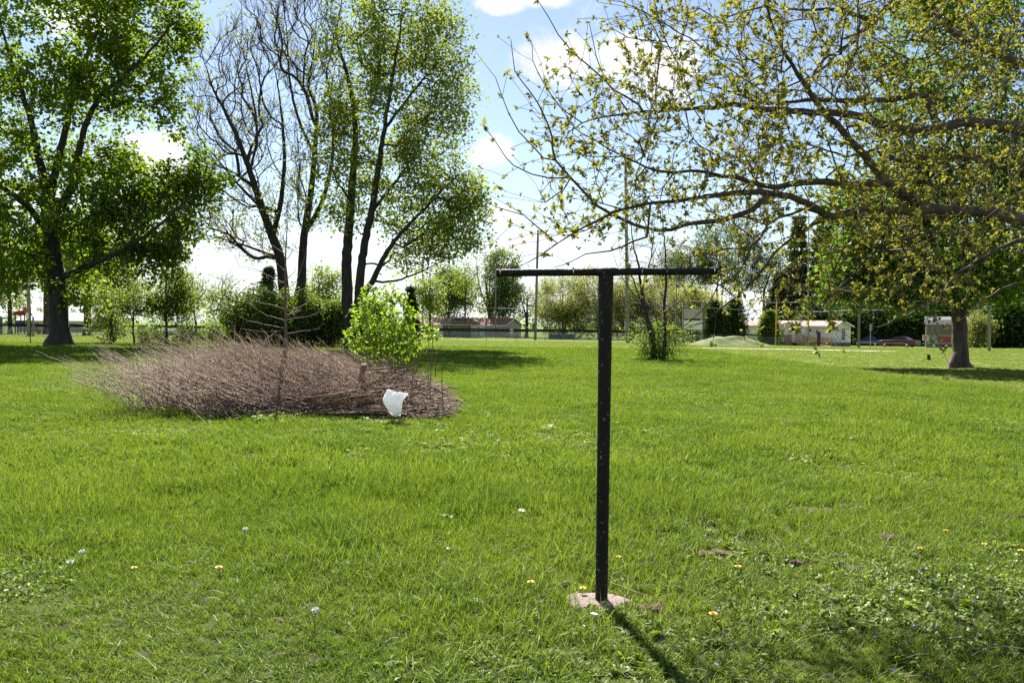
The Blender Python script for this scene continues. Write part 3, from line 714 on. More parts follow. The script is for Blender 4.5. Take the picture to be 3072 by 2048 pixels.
# twigs filling the crown, denser towards the trunk
def pxt(n, x0, x1, y0, y1, d0, d1):
    return np.array([W(RNG.uniform(x0, x1), RNG.uniform(y0, y1), RNG.uniform(d0, d1)) for _ in range(n)])
T = np.vstack([pxt(480, 2520, 3150, -150, 760, 5.4, 9.6), pxt(330, 2200, 2650, -150, 660, 5.6, 8.8), pxt(210, 1880, 2350, 20, 660, 5.7, 7.6),
               pxt(95, 1620, 1950, 230, 720, 5.8, 7.0), pxt(60, 2100, 2500, 640, 960, 5.8, 7.0), pxt(70, 2500, 2950, 640, 940, 6.0, 7.4), pxt(70, 2500, 3400, -700, -100, 6, 10)])
d = np.linalg.norm(T[:, None]-s.P[None, :s.n:2], axis=2).min(1); T = T[np.argsort(d)]
nl = s.n
ends = s.connect(T, .13, .018, .10, .10)
tw = spur(s, ends, 2, .34, .75, .2, step=.09, wob=.008)
# extra side twigs on the traced limbs
lim = [i for i in range(int(8.2/.25)+4, nl) if s.P[i, 2] > 1.0]
side = spur(s, [i for i in lim if RNG.uniform() < .30], 1, .34, 1.1, .25, step=.09, wob=.008)
side2 = spur(s, [i for i in side if RNG.uniform() < .5], 1, .22, .8, .2, step=.08, wob=.006)
tw2 = spur(s, [i for i in tw if RNG.uniform() < .35], 1, .2, .7, .15, step=.08, wob=.006)
r = s.radii(.0019, .21, 2.35)
r = np.maximum(r, .0019)
thin = np.where((r < .0085) & (np.arange(s.n) > 30))[0]
# leaf buds: rosettes of small young leaves spaced along the thin twigs
pick = thin[RNG.uniform(0, 1, len(thin)) < .44]
isend = np.zeros(s.n, bool); isend[np.array(tw+side+side2+tw2)] = True
pick = np.unique(np.concatenate([pick, np.where(isend)[0]]))
cen = s.P[pick]+RNG.normal(0, .008, (len(pick), 3))
sz = RNG.choice([.7, 1.0, 1.35, 1.8], len(pick), p=[.35, .35, .2, .1])
k = 9; c = np.repeat(cen, k, 0); szr = np.repeat(sz, k)
ax = unit(len(c)); LV, LF = leaves(c, .030, .55, flat=.3, droop=.05, out=ax, outw=.3)
LV = LV.reshape(-1, 4, 3); LV = c[:, None]+(LV-c[:, None])*szr[:, None, None]; LV = LV.reshape(-1, 3)
finish_tree('budding_tree', s, r, fb, LV, LF, 'bark_twig', 'leaf_bud', 'budding tree with spreading limbs and yellow-green leaf buds overhanging the lawn', flare=1.4, flare_h=.5)
print('foreground nodes', s.n, 'buds', len(pick))

# ---------------------------------------------------------------- background vegetation
TB = 'trees behind the ball field'
auto_tree('dark_maple', 1345, 165, 795, 150, 960, 'leaf_far', 'bark_dark', 'dark green round tree rising behind the left end of the low house', 260, 18, .6, .42, .3, group=TB)
auto_tree('silver_maple', 1468, 165, 745, 210, 960, 'leaf_far', 'bark_dark', 'broad feathery dark green tree behind the brown roofed house', 420, 18, .6, .42, .4, nlead=5, group=TB)
auto_tree('yellow_green_tree', 1395, 150, 800, 60, 900, 'leaf_spring', 'bark_dark', 'slim yellow-green tree in front of the broad dark tree', 50, 12, .5, .36, .15, group=TB)
auto_tree('gnarled_bare_tree', 1580, 150, 850, 120, 960, 'leaf_bare', 'bark_dark', 'gnarled tree with crooked dark limbs and hardly any leaves', 110, 3, .4, .25, .32, spurs=3, spurL=1.4, sparse=.4, group=TB, r_tip=.02)
for px, D, top, wd, st, lab in ((1690, 142, 832, 190, 12, 'left-hand pale willow thicket of many thin stems next to the bare tree'),
                                (1800, 140, 818, 200, 12, 'middle pale willow thicket of many thin stems behind the clothes post'),
                                (1895, 143, 845, 150, 9, 'pale willow thicket directly behind the thick wooden pole'),
                                (1995, 146, 850, 170, 9, 'pale willow thicket behind the leafy multi-stem tree'),
                                (2095, 140, 870, 140, 7, 'low pale willow thicket behind the old scoreboard')):
    auto_tree('willow_thicket', px, D, top, wd, 985, 'leaf_willow', 'bark_twig', lab, 260, 9, .45, .55, .09, shape='fan', stems=st+6, spurs=3, spurL=1.6, group='willow thickets behind the ball field', r_tip=.02, aspect=.2, droop=-.7)
PN = 'open crowned pines'
for px, D, top, wd, lab in ((2075, 170, 680, 90, 'tall open blue-green pine beside the crossarm pole'), (2150, 165, 640, 100, 'tallest open blue-green pine behind the scoreboard'),
                            (2215, 170, 660, 90, 'open blue-green pine behind the large cypress'), (2290, 168, 700, 100, 'open blue-green pine behind the yellow pole'), (2010, 180, 730, 70, 'smaller open pine far behind the leafy multi-stem tree')):
    auto_tree('pine_tree', px, D, top, wd*1.25, 900, 'needle', 'bark_dark', lab, 170, 12, .5, .5, .26, nlead=1, group=PN, spurs=2, spurL=1.3, aspect=.4, droop=-.1)
SP = 'spruces behind the mobile homes'
for px, D, top, wd, mat, lab in ((2390, 150, 640, 130, 'needle_olive', 'olive brown spruce behind the ramp'), (2470, 148, 600, 150, 'needle_olive', 'tall olive spruce behind the end of the mobile home'),
                                 (2560, 150, 560, 150, 'needle', 'tall green spruce behind the wooden pole'), (2650, 146, 600, 150, 'needle_olive', 'olive spruce directly behind the maroon car'),
                                 (2740, 150, 520, 160, 'needle', 'tall green spruce left of the brown shed'), (2840, 148, 560, 160, 'needle', 'tall green spruce behind the brown shed'),
                                 (2960, 140, 600, 170, 'needle_olive', 'olive spruce behind the shade maple'), (3080, 142, 540, 180, 'needle', 'tall spruce at the end of the evergreen row'),
                                 (2335, 152, 820, 90, 'needle_dark', 'black-green spruce behind the small cypress')):
    conifer('spruce_tree', px, D, top, wd, lab, mat, 'bark_dark', 32, 15, .04, SP, .9, .7, .3)
for px, D, top, wd, mat, lab in ((2560, 128, 900, 110, 'leaf_dark', 'dark hedge bush beside the end of the mobile home'), (2640, 126, 905, 120, 'leaf_dark', 'dark hedge bush overhanging the maroon car'),
                                 (2725, 126, 900, 120, 'leaf_dark', 'dark hedge bush between the car and the shed'), (2990, 108, 900, 110, 'leaf_dark', 'dark bush behind the concrete pole'),
                                 (3060, 106, 880, 120, 'leaf_dark', 'dark bush at the end of the hedge'), (2450, 135, 900, 120, 'leaf_dark', 'dark bush rising behind the mobile home roof')):
    auto_tree('hedge_bush', px, D, top, wd, 1035, mat, 'bark_dark', lab, 170, 26, .55, .42, .12, shape='fan', stems=7, group='dark hedge bushes', spurs=1)
auto_tree('olive_shrub', 2930, 98, 940, 70, 1045, 'leaf_bare', 'bark_twig', 'olive twiggy shrub between the shade maple and the concrete pole', 90, 10, .3, .24, .08, shape='fan', stems=7, group='shrubs', spurs=2, spurL=.8)
for px, D, top, wd, lab in ((2140, 112, 905, 75, 'dark clipped cypress partly hidden beside the scoreboard'), (2200, 110, 900, 82, 'largest dark clipped cypress in front of the mobile home'), (2307, 108, 930, 62, 'small lighter cypress beside the yellow pole')):
    conifer('cypress_tree', px, D, top, wd, lab, 'leaf_dark' if px < 2300 else 'leaf_shrub', 'bark_dark', 34, 13, .05, 'cypresses in front of the mobile home', .32, .42, -.35, full=1.6)
# left hand background
for px, D, top, wd, bot, mat, lab in ((30, 135, 690, 160, 930, 'leaf_spring', 'yellow-green tree behind the playground'), (140, 130, 640, 150, 880, 'leaf_far', 'green tree behind the red roofed play tower'),
                                  (262, 112, 640, 170, 900, 'leaf_spring', 'thick trunked tree behind the chain-link fence'), (-60, 125, 660, 160, 920, 'leaf_far', 'green tree at the bleachers'),
                                  (350, 140, 760, 140, 930, 'leaf_bare', 'thin hazy tree behind the fence'), (200, 150, 700, 120, 930, 'leaf_bare', 'hazy tree behind the white roofed house')):
    auto_tree('park_tree', px, D, top, wd, bot, mat, 'bark_grey', lab, 240, 16, .55, .38, .5 if px in (140, 262) else .35, group='park trees behind the playground')
conifer('spruce_tree', 800, 105, 800, 75, 'dark spruce behind the half-bare tree', 'needle_dark', nwh=22, per=10, needle=.6, taper=.8)
conifer('spruce_tree', 1235, 110, 860, 50, 'dark spruce behind the bright sapling shrub', 'needle_dark', nwh=20, per=10, needle=.5, taper=.8)
auto_tree('garden_tree', 975, 105, 800, 140, 960, 'leaf_spring', 'bark_dark', 'bright green tree between the two tall trees', 150, 16, .5, .32, .2)
auto_tree('garden_tree', 1290, 120, 790, 90, 960, 'leaf_spring', 'bark_dark', 'green tree behind the slim lamp pole', 110, 14, .5, .34, .2)
SH = 'shrubs and young trees along the fence'
auto_tree('pale_shrub', 330, 62, 850, 120, 1040, 'leaf_spring', 'bark_twig', 'pale yellow-green twiggy shrub right of the huge maple', 120, 9, .22, .15, .04, shape='fan', stems=7, spurs=2, spurL=.6, group=SH)
auto_tree('young_tree', 400, 60, 850, 90, 980, 'leaf_shrub', 'bark_dark', 'young tree with one thin dark trunk among the shrubs', 80, 12, .25, .17, .07, spurs=1, spurL=.5, group=SH)
auto_tree('young_tree', 500, 60, 790, 140, 990, 'leaf_shrub', 'bark_dark', 'denser young tree with forked dark trunk among the shrubs', 150, 14, .28, .18, .10, spurs=2, spurL=.5, group=SH)
auto_tree('young_tree', 595, 66, 810, 110, 950, 'leaf_spring', 'bark_dark', 'young yellowish tree with a curved trunk', 90, 7, .22, .15, .08, spurs=2, spurL=.7, lean=-.6, group=SH)
auto_tree('young_tree', 670, 68, 820, 90, 960, 'leaf_spring', 'bark_twig', 'thin upright young tree with sparse pale leaves', 80, 6, .22, .15, .05, spurs=2, spurL=.7, group=SH)
auto_tree('young_tree', 545, 75, 800, 90, 960, 'leaf_bare', 'bark_twig', 'wispy young tree behind the denser ones', 70, 5, .22, .16, .05, spurs=2, spurL=.8, group=SH)
TH = 'dark green thicket bushes'
for px, D, top, wd, lab in ((745, 58, 870, 130, 'dark thicket bush left of the bare sapling'), (830, 57, 880, 130, 'dark thicket bush at the foot of the half-bare tree'), (920, 59, 885, 120, 'dark thicket bush between the two tall trees'), (990, 60, 900, 90, 'dark thicket bush at the foot of the twin maple'), (1120, 62, 910, 80, 'dark thicket bush behind the bright sapling shrub')):
    auto_tree('thicket_bush', px, D, top, wd, 1030, 'leaf_shrub', 'bark_dark', lab, 150, 15, .24, .19, .05, shape='fan', stems=9, group=TH, spurs=2, spurL=.9)
for px, D, top, wd, lab in ((455, 61, 965, 90, 'low weedy undergrowth under the forked young tree'), (570, 62, 970, 110, 'low weedy undergrowth under the curved young tree'), (660, 62, 960, 100, 'low weedy undergrowth under the thin young tree')):
    auto_tree('weedy_bush', px, D, top, wd, 1040, 'leaf_shrub', 'bark_twig', lab, 70, 12, .2, .14, .02, shape='fan', stems=6, group='undergrowth', spurs=1, spurL=.3)
# multi-stem tree on the lawn: bare crooked stems above, leafy suckers below
s = Skel(); mb0 = B(1975, 42)
for pl, dd, r0 in (([(1962, 1078), (1950, 1000), (1935, 930), (1925, 870), (1915, 800), (1900, 730), (1890, 640)], 0, .13), ([(1968, 1078), (1960, 1000), (1945, 960), (1925, 930), (1928, 860), (1950, 790), (1975, 720)], .5, .09),
                   ([(1990, 1078), (1995, 990), (1992, 940), (1997, 860), (1998, 780), (1990, 680), (1985, 600)], -.4, .10), ([(1980, 1078), (1975, 1000), (1960, 930), (1900, 880), (1860, 820), (1840, 760)], .3, .05),
                   ([(1950, 980), (1910, 950), (1870, 930), (1850, 900)], -.6, .035), ([(1992, 940), (2030, 910), (2070, 880), (2110, 860)], .6, .04), ([(1935, 930), (1900, 840), (1880, 780), (1885, 700)], .8, .045),
                   ([(1925, 870), (1950, 790), (1960, 700), (1965, 640)], -.8, .04)):
    s.limb([W(x, y, 42+dd) for x, y in pl], r0, .012, step=.3, attach=False, wob=.02)
T = np.vstack([in_blob(90, *pxblob(1930, 740, 80, 120, 42)), in_blob(60, *pxblob(1900, 880, 75, 70, 42)), in_blob(50, *pxblob(2020, 860, 80, 90, 42)), in_blob(60, *pxblob(1985, 1020, 80, 60, 42))])
ends = s.connect(T, .3, .05, .3, .15); tw = spur(s, ends, 3, .6, .7, .2, step=.2)
r = s.radii(.0045, .13, 2.2)
low = [i for i in tw if s.P[i, 2] < 1.9]; pts = np.vstack([s.P[np.array(low)], in_blob(240, *pxblob(1975, 1015, 60, 52, 42)), in_blob(120, *pxblob(1960, 1060, 55, 20, 42))])
hi = s.P[np.array([i for i in tw if s.P[i, 2] >= 1.9])]; hi = hi[RNG.uniform(0, 1, len(hi)) < .14]
V1, F1 = leaf_cloud(pts, 9, .12, .10); V2, F2 = leaf_cloud(hi, 5, .1, .08); V1[:, 2] = np.maximum(V1[:, 2], mb0.z+.01)
finish_tree('multi_stem_tree', s, r, mb0, np.vstack([V1, V2]), np.vstack([F1, F2+len(V1)]), 'bark_dark', 'leaf_shrub', 'multi-stem tree with bare crooked stems and leafy suckers round its foot', flare=1.0)

# ---------------------------------------------------------------- fences
def fence(name, x0, x1, Y, h, rp, label, spacing=3.4, sag=.03, full_posts=True):
    f = empty(name, (x0, Y, gzf(x0, Y)), label, 'fence', 'chain-link fences with black pipe caps'); n = int((x1-x0)/spacing); pts = []
    for i in range(n+1):
        x = x0+(x1-x0)*i/n; z = gzf(x, Y); hh = h+RNG.normal(0, .02)
        MB().tube([(x, Y, z-.1), (x, Y, z+hh)], .032, 6).build('post', MAT['steel'], f).matrix_parent_inverse = Matrix.Translation(-f.location)
        pts.append(Vector((x, Y-.01, z+hh+.02)))
        if i < n: 
            xm = x+(x1-x0)/n*.5; pts.append(Vector((xm, Y-.01, gzf(xm, Y)+h-RNG.uniform(0, sag))))
    o = MB().tube(pts, rp, 7).build('pipe_cap', MAT['pipe_black'], f); o.matrix_parent_inverse = Matrix.Translation(-f.location)
    vs = []; fs = []
    for i in range(n+1):
        x = x0+(x1-x0)*i/n; z = gzf(x, Y); vs += [(x, Y+.035, z+.02), (x, Y+.035, z+h-.02)]
    for i in range(n): fs.append((2*i, 2*i+2, 2*i+3, 2*i+1))
    o = MB().add(vs, fs).build('wire_mesh', MAT['chain_link'], f); o.matrix_parent_inverse = Matrix.Translation(-f.location)
    return f
fence('chain_link_fence', B(-120, 99).x, B(2338, 99).x, 99, 1.2, .075, 'nearer chain-link fence capped with black pipe')
fence('chain_link_fence', B(-120, 130).x, B(2272, 130).x, 130, 1.5, .125, 'farther and taller chain-link fence capped with thick black pipe', sag=.06)

# ---------------------------------------------------------------- poles and wires
def pole(px, D, top, dia, label, mat='pole_wood', lean=0.0, name='utility_pole', arm=None, taper=.75, extra=None):
    b_ = B(px, D); t_ = W(px+lean, top, D); p = empty(name, b_, label, 'pole', 'poles round the ball field')
    H = t_.z-b_.z; MB().tube([(0, 0, -.2), ((t_.x-b_.x)*.5, 0, H*.5), (t_.x-b_.x, 0, H)], [dia/2, dia/2*(1+taper)/2, dia/2*taper], 10).build('shaft', MAT[mat], p)
    if arm:
        for z_, L in arm: MB().box((t_.x-b_.x, -.12, H+z_), (L, .10, .12)).build('crossarm', MAT['pole_wood'], p)
    if extra: extra(p, H)
    return p
def boxat(z, sz, mat, off=(0, -.25), name='meter_box'):
    return lambda p, H: MB().box((off[0], off[1], z), sz).build(name, MAT[mat], p, bevel=.01)
pole(1268, 132, 770, .24, 'slim grey lamp pole beside the low house', 'steel', name='lamp_pole', extra=boxat(1.5, (.5, .3, .7), 'steel_dark'))
pole(1487, 143, 800, .26, 'slim wooden pole in front of the gable end', lean=0, arm=[(-.3, 1.6)])
pole(1606, 118, 690, .42, 'grey pole with a small box behind the clothes post arm', 'pole_wood', lean=8, extra=boxat(1.9, (.35, .35, .9), 'steel_dark', (-.3, -.1)))
pole(1884, 90, 470, .42, 'thick weathered wooden pole beside the multi-stem tree', 'pole_pale', lean=-8, extra=boxat(1.9, (.22, .2, 1.1), 'steel', (-.26, -.1)))
pole(2029, 132, 830, .24, 'wooden pole with a crossarm behind the scoreboard', arm=[(-.35, 3.0), (-1.3, 2.2)])
pole(2426, 100, 640, .20, 'pale slim pole in front of the mobile home ramp', 'pole_pale')
pole(2577, 77, 600, .24, 'weathered wooden pole left of the maroon car', 'pole_wood', lean=6)
pole(2969, 68, 560, .26, 'pale concrete pole right of the shade maple', 'pole_pale', lean=4)
pole(2327, 101, 885, .15, 'yellow foul pole of the ball field', 'yellow_paint', lean=4, name='foul_pole', taper=1.0)
p = pole(88, 92, 600, .42, 'thick pale wooden pole carrying a white notice beside the huge maple', 'pole_pale', lean=-8)
MB().box((-.10, -.235, 2.35), (.30, .02, .66)).build('notice', MAT['paint_white'], p)
MB().tube([(.36, .12, -.2), (.36, .12, 2.25)], .10, 8).build('stub_post', MAT['pole_wood'], p)
MB().tube([(-.2, -.1, 4.0), (-.75, -.1, 4.02)], .03, 6).build('bracket', MAT['steel'], p)
rp = B(91, 58); p = empty('rusty_post', rp, 'thin dark rusty post in the lawn beside the huge maple', 'post')
MB().tube([(0, 0, -.1), (.02, 0, 2.55)], .032, 8).build('shaft', MAT['rust_post'], p); MB().box((.02, 0, 2.56), (.07, .07, .03)).build('cap', MAT['rust_post'], p)
def wire(a, b_, sag, label, r_=.018):
    a = Vector(a); b_ = Vector(b_); pts = [a.lerp(b_, i/16)-Vector((0, 0, sag*4*(i/16)*(1-i/16))) for i in range(17)]
    o = MB().tube(pts, r_, 5).build('overhead_wire', MAT['wire']); tag(o, label, 'wire', 'overhead wires')
wire(W(1884, 905, 90), W(2426, 935, 100), .2, 'overhead wire from the thick wooden pole to the pale slim pole', .022)
wire(W(2426, 935, 100), W(2577, 928, 77), .05, 'overhead wire from the pale slim pole to the weathered pole', .02)
wire(W(2577, 928, 77), W(2969, 930, 68), .1, 'overhead wire running from the weathered pole behind the shade maple', .018)
wire(W(2029, 900, 132), W(2426, 906, 100), .2, 'upper thin overhead wire above the mobile home', .014)
wire(W(1487, 922, 143), W(1606, 925, 118), .1, 'overhead wire between the slim pole and the grey pole', .02)
wire(W(1268, 930, 132), W(1487, 922, 143), .3, 'overhead wire between the lamp pole and the slim pole', .02)

# ---------------------------------------------------------------- houses
def gable_house(name, loc, rz, L, Wd, hw, hr, label, wallm, roofm, trim='paint_white', over=.35, windows=(), doors=(), siding=True, skirt=None):
    """long axis = local x, front = local -y; windows/doors: (wall, u, z, w, h) wall in 'f' front, 'r' right end, 'l' left end"""
    h = empty(name, loc, label, 'house', rz=rz)
    z0 = -.4
    mb = MB(); y0, y1 = -Wd/2, Wd/2
    prof = [(y0, z0), (y1, z0), (y1, hw), (0, hw+hr), (y0, hw)]
    mb.prism([(-L/2, a, b_) for a, b_ in prof], (L, 0, 0)); mb.build('wall', MAT[wallm], h)
    if siding:                                              # lap boards, each its own strip
        n = int((hw-.3)/.22); 
        bd = None
        for k in range(n):
            z = .1+k*.22
            if bd is None:
                bd = MB().box((0, 0, 0), (L-.02, .02, .2)).build('siding_board', MAT[wallm], h); o = bd
            else: o = bd.copy(); C.objects.link(o); o.parent = h
            o.location = (0, y0-.012, z+.1); o.rotation_euler.x = R(-4)
    t = .08; sl_ = hr/(Wd/2)
    for sgn in (-1, 1):
        e = Vector((0, sgn*(Wd/2+over), hw-sl_*over)); rdg = Vector((0, 0, hw+hr))
        poly = [Vector((-L/2-over, e.y, e.z)), Vector((-L/2-over, 0, rdg.z)), Vector((-L/2-over, 0, rdg.z+t)), Vector((-L/2-over, e.y, e.z+t))]
        MB().prism(poly, (L+2*over, 0, 0)).build('roof', MAT[roofm], h)
        for sx in (-1, 1):
            a = Vector((sx*(L/2+over+.012), e.y, e.z-.03)); b_ = Vector((sx*(L/2+over+.012), 0, rdg.z-.03))
            MB().bar(a, b_, .03, .18).build('barge_board', MAT[trim], h)
    MB().box((0, y0-over-.012, hw-sl_*over-.02), (L+2*over, .03, .16)).build('fascia', MAT[trim], h)
    if skirt: MB().box((0, y0-.02, -.1+.25), (L+.02, .05, .7)).build('skirting', MAT[skirt], h); MB().box((L/2+.02, 0, .15), (.05, Wd, .7)).build('skirting', MAT[skirt], h)
    def place(wall, u, z, w_, hh):
        if wall == 'f': return lambda mb, d, g=0: mb.box((u, y0-.03-d, z), (w_+g, .05, hh+g))
        sx = 1 if wall == 'r' else -1
        return lambda mb, d, g=0: mb.box((sx*(L/2+.03+d), u, z), (.05, w_+g, hh+g))
    for (wall, u, z, w_, hh) in windows:
        pl = place(wall, u, z, w_, hh); mb = MB(); pl(mb, 0, .16); fr = mb.build('window', MAT[trim], h)
        mb = MB(); pl(mb, .012); mb.build('pane', MAT['glass_dark'], fr)
        mb = MB()
        for q in (-1, 0, 1):
            if wall == 'f': mb.box((u, y0-.075, z+q*hh/4), (w_, .02, .035))
            else: mb.box(((1 if wall == 'r' else -1)*(L/2+.075), u, z+q*hh/4), (.02, w_, .035))
        if wall == 'f': mb.box((u, y0-.075, z), (.04, .022, hh))
        else: mb.box(((1 if wall == 'r' else -1)*(L/2+.075), u, z), (.022, .04, hh))
        mb.build('glazing_bars', MAT[trim], fr)
    for (wall, u, z, w_, hh) in doors:
        pl = place(wall, u, z, w_, hh); mb = MB(); pl(mb, 0, .14); fr = mb.build('door', MAT[trim], h)
        mb = MB(); mb.box((u, y0-.085, z+.1), (w_*.8, .03, hh*.75)) if wall == 'f' else mb.box((L/2+.085, u, z), (.03, w_*.8, hh*.8)); mb.build('door_leaf', MAT['siding_white'], fr)
        mb = MB(); mb.box((u, y0-.11, z+hh*.30), (w_*.5, .02, hh*.16)) if wall == 'f' else mb.box((L/2+.11, u, z+.5), (.02, w_*.5, .3)); mb.build('fanlight', MAT['glass_dark'], fr)
    return h
# mobile home with ramp; its corner shows at px 2502
ax = Vector((.64, -.77, 0)).normalized(); c0 = B(2502, 110); Lm = 20; Wm = 4.4
nin = Vector((ax.y, -ax.x, 0)); nfront = Vector((-.77, -.64, 0)).normalized()
cen = c0-ax*Lm/2-nfront*Wm/2; cen.z = gzf(c0.x, c0.y); rz = math.atan2(ax.y, ax.x)
mh = gable_house('mobile_home', cen, rz, Lm, Wm, 2.75, .62, 'long cream mobile home with a ramp behind the cypresses', 'siding_white', 'roof_pink', windows=[('r', .2, 1.65, .9, 1.5), ('f', 1.0, 1.7, .8, 1.1), ('f', -4.5, 1.75, 1.0, 1.0)], skirt='roof_grey')
mb = MB(); y0 = -Wm/2; gxc = 4.0                            # cross gable porch with the door
mb.prism([(gxc-2.2, y0-.9, -.3), (gxc+2.2, y0-.9, -.3), (gxc+2.2, y0-.9, 2.6), (gxc, y0-.9, 3.15), (gxc-2.2, y0-.9, 2.6)], (0, .95, 0)); po = mb.build('porch', MAT['siding_white'], mh)
for sgn in (-1, 1):
    MB().prism([(gxc, y0-1.1, 3.17), (gxc+sgn*2.5, y0-1.1, 2.54), (gxc+sgn*2.5, y0-1.1, 2.62), (gxc, y0-1.1, 3.25)], (0, 1.2, 0)).build('porch_roof', MAT['roof_pink'], po)
    MB().bar((gxc, y0-1.115, 3.15), (gxc+sgn*2.5, y0-1.115, 2.52), .03, .16, (0, 1, 0)).build('barge_board', MAT['paint_white'], po)
dr = MB().box((gxc+.6, y0-.93, 1.55), (1.0, .06, 2.1)).build('door', MAT['paint_white'], mh); MB().box((gxc+.6, y0-.97, 2.2), (.55, .03, .35)).build('fanlight', MAT['glass_dark'], dr)
MB().box((gxc+.6, y0-.965, 1.3), (.8, .03, 1.3)).build('door_leaf', MAT['siding_white'], dr)
wn = MB().box((gxc-1.3, y0-.93, 1.7), (1.0, .06, 1.2)).build('window', MAT['paint_white'], mh); MB().box((gxc-1.3, y0-.97, 1.7), (.8, .03, 1.0)).build('pane', MAT['glass_dark'], wn)
MB().box((gxc+3.6, y0-.06, 1.9), (.25, .1, .5)).build('meter_box', MAT['steel'], mh); MB().box((gxc+2.6, y0-.06, 2.1), (.2, .1, .3)).build('porch_lamp', MAT['glass_dark'], mh)
MB().tube([(Lm/2-.8, 0, 3.3), (Lm/2-.8, 0, 3.75)], .07, 8).build('vent_pipe', MAT['paint_white'], mh)
# wooden ramp in front of it
rmp = empty('wooden_ramp', cen, 'wooden access ramp with railings in front of the mobile home', 'ramp', rz=rz); yr = y0-1.9
rmp.location.z = cen.z
MB().b2((gxc-2.3, y0-2.4, .42), (gxc+1.2, y0-.92, .52)).build('deck', MAT['deck_wood'], rmp)
MB().prism([(gxc+1.2, y0-2.4, .42), (gxc+7.0, y0-2.4, -.06), (gxc+7.0, y0-2.4, .04), (gxc+1.2, y0-2.4, .52)], (0, 1.2, 0)).build('ramp_deck', MAT['deck_wood'], rmp)
for yy in (y0-2.42, y0-1.18):
    for zz in (.95, .62, .3): MB().bar((gxc+1.2, yy, .5+zz), (gxc+7.0, yy, .02+zz), .05, .1).build('rail', MAT['deck_wood'], rmp)
    for k in range(6):
        u = k/5; MB().box((gxc+1.2+5.8*u, yy-.04, .55-.48*u), (.09, .09, 1.95 if k else 2.0)).build('post', MAT['deck_wood'], rmp)
for k in range(12): MB().box((gxc-2.25+.31*k, y0-2.43, 1.0), (.2, .03, 1.0)).build('baluster', MAT['deck_dark'], rmp)
MB().box((gxc-.55, y0-2.43, 1.53), (3.5, .08, .07)).build('handrail', MAT['deck_wood'], rmp)
for k in range(3): MB().box((gxc+.9+.3*k, y0-2.75-.0, .34-.15*k), (.3, .6, .06)).build('step', MAT['deck_wood'], rmp)
MB().b2((gxc-2.3, y0-2.3, -.2), (gxc+1.2, y0-1.0, .40)).build('base', MAT['roof_grey'], rmp)
MB().box((gxc+5.3, y0-2.55, 1.0), (.4, .2, 1.9)).build('standing_board', MAT['deck_dark'], rmp)
# low brown roofed house beyond the dugout: two gabled wings
gh = B(1500, 158); gh.z = -.62
gable_house('brick_red_roof_house', gh+Vector((-3.2, 3, 0)), R(-28), 13, 6.4, 2.35, 1.25, 'low tan house with brown-red roof behind the picnic table', 'siding_tan', 'roof_red', windows=[('r', .4, 1.3, .8, .9), ('f', 4.6, 1.3, .9, 1.1), ('f', -2, 1.3, .9, 1.1)], doors=[('f', 1.5, 1.0, .9, 2.0)])
gh2 = B(1285, 160); gh2.z = -.62
gable_house('brick_red_roof_house', gh2+Vector((0, 2, 0)), R(-22), 9, 6.4, 2.4, 1.25, 'left wing house with brown-red roof half hidden by the bright sapling shrub', 'siding_cream', 'roof_red', windows=[('f', 1.5, 1.3, .9, 1.0)], doors=[('f', 3.0, 1.0, .9, 2.0)])
wh = B(185, 165); gable_house('white_roof_house', wh, R(6), 13, 8, 2.3, 1.5, 'cream house with a pale roof far behind the playground', 'siding_cream', 'roof_white', windows=[('f', 2, 1.4, 1.0, 1.0), ('f', -3, 1.4, 1, 1)], doors=[('f', 0, 1.05, .9, 2.0)])
# open roofed dugout
D0 = 146; dl = B(1325, D0); drr = B(1431, D0); wdt = drr.x-dl.x
dg = empty('dugout_shelter', dl, 'open fronted dugout shelter with flat grey roof beside the low house', 'shelter')
MB().b2((0, 2.2, -.1), (wdt, 2.4, 2.35)).build('back_wall', MAT['siding_tan'], dg)
MB().b2((wdt-1.1, .05, -.1), (wdt, 2.2, 2.3)).build('side_wall', MAT['block_white'], dg); MB().b2((-.05, .05, -.1), (.2, 2.2, 2.4)).build('side_wall', MAT['siding_tan'], dg)
MB().prism([(-.9, -.7, 2.62), (wdt+.5, -.7, 2.40), (wdt+.5, -.7, 2.62), (-.9, -.7, 2.92)], (0, 3.4, 0)).build('roof', MAT['roof_grey'], dg)
MB().box((wdt*.68, 0, 1.15), (.09, .09, 2.5)).build('post', MAT['steel'], dg); MB().box((wdt*.4, .0, 2.2), (wdt*.9, .06, .1)).build('beam', MAT['paint_white'], dg)
bn_ = MB().b2((.6, 1.5, .42), (wdt-1.4, 1.9, .5)).build('bench', MAT['block_white'], dg); MB().b2((.9, 1.6, -.1), (1.0, 1.8, .42)).build('bench_leg', MAT['steel'], bn_); MB().b2((wdt-2, 1.6, -.1), (wdt-1.9, 1.8, .42)).build('bench_leg', MAT['steel'], bn_)
vf = B(1400, 150)
# shed
sb = B(2778, 104); se = B(2900, 104); sw = se.x-sb.x; sh = empty('garden_shed', sb, 'brown barn shed with gambrel roof behind the shade maple', 'shed', rz=R(-26))
gz_ = [(0, -.2), (sw, -.2), (sw, 2.95), (0, 2.95)]
MB().prism([(a, 0, b_) for a, b_ in gz_], (0, 4, 0)).build('wall', MAT['shed_brown'], sh)
MB().prism([(-.15, -.2, 2.92), (-.15, .55, 3.55), (-.15, 2.0, 3.95), (-.15, 3.45, 3.55), (-.15, 4.2, 2.92)], (sw+.3, 0, 0)).build('roof', MAT['roof_grey'], sh)
MB().box((sw/2, -.012, 1.95), (sw, .03, .04)).build('batten', MAT['shed_brown'], sh)
for k in range(7): MB().box((.35+k*sw/7, -.015, 1.35), (.035, .03, 2.9)).build('batten', MAT['shed_brown'], sh)
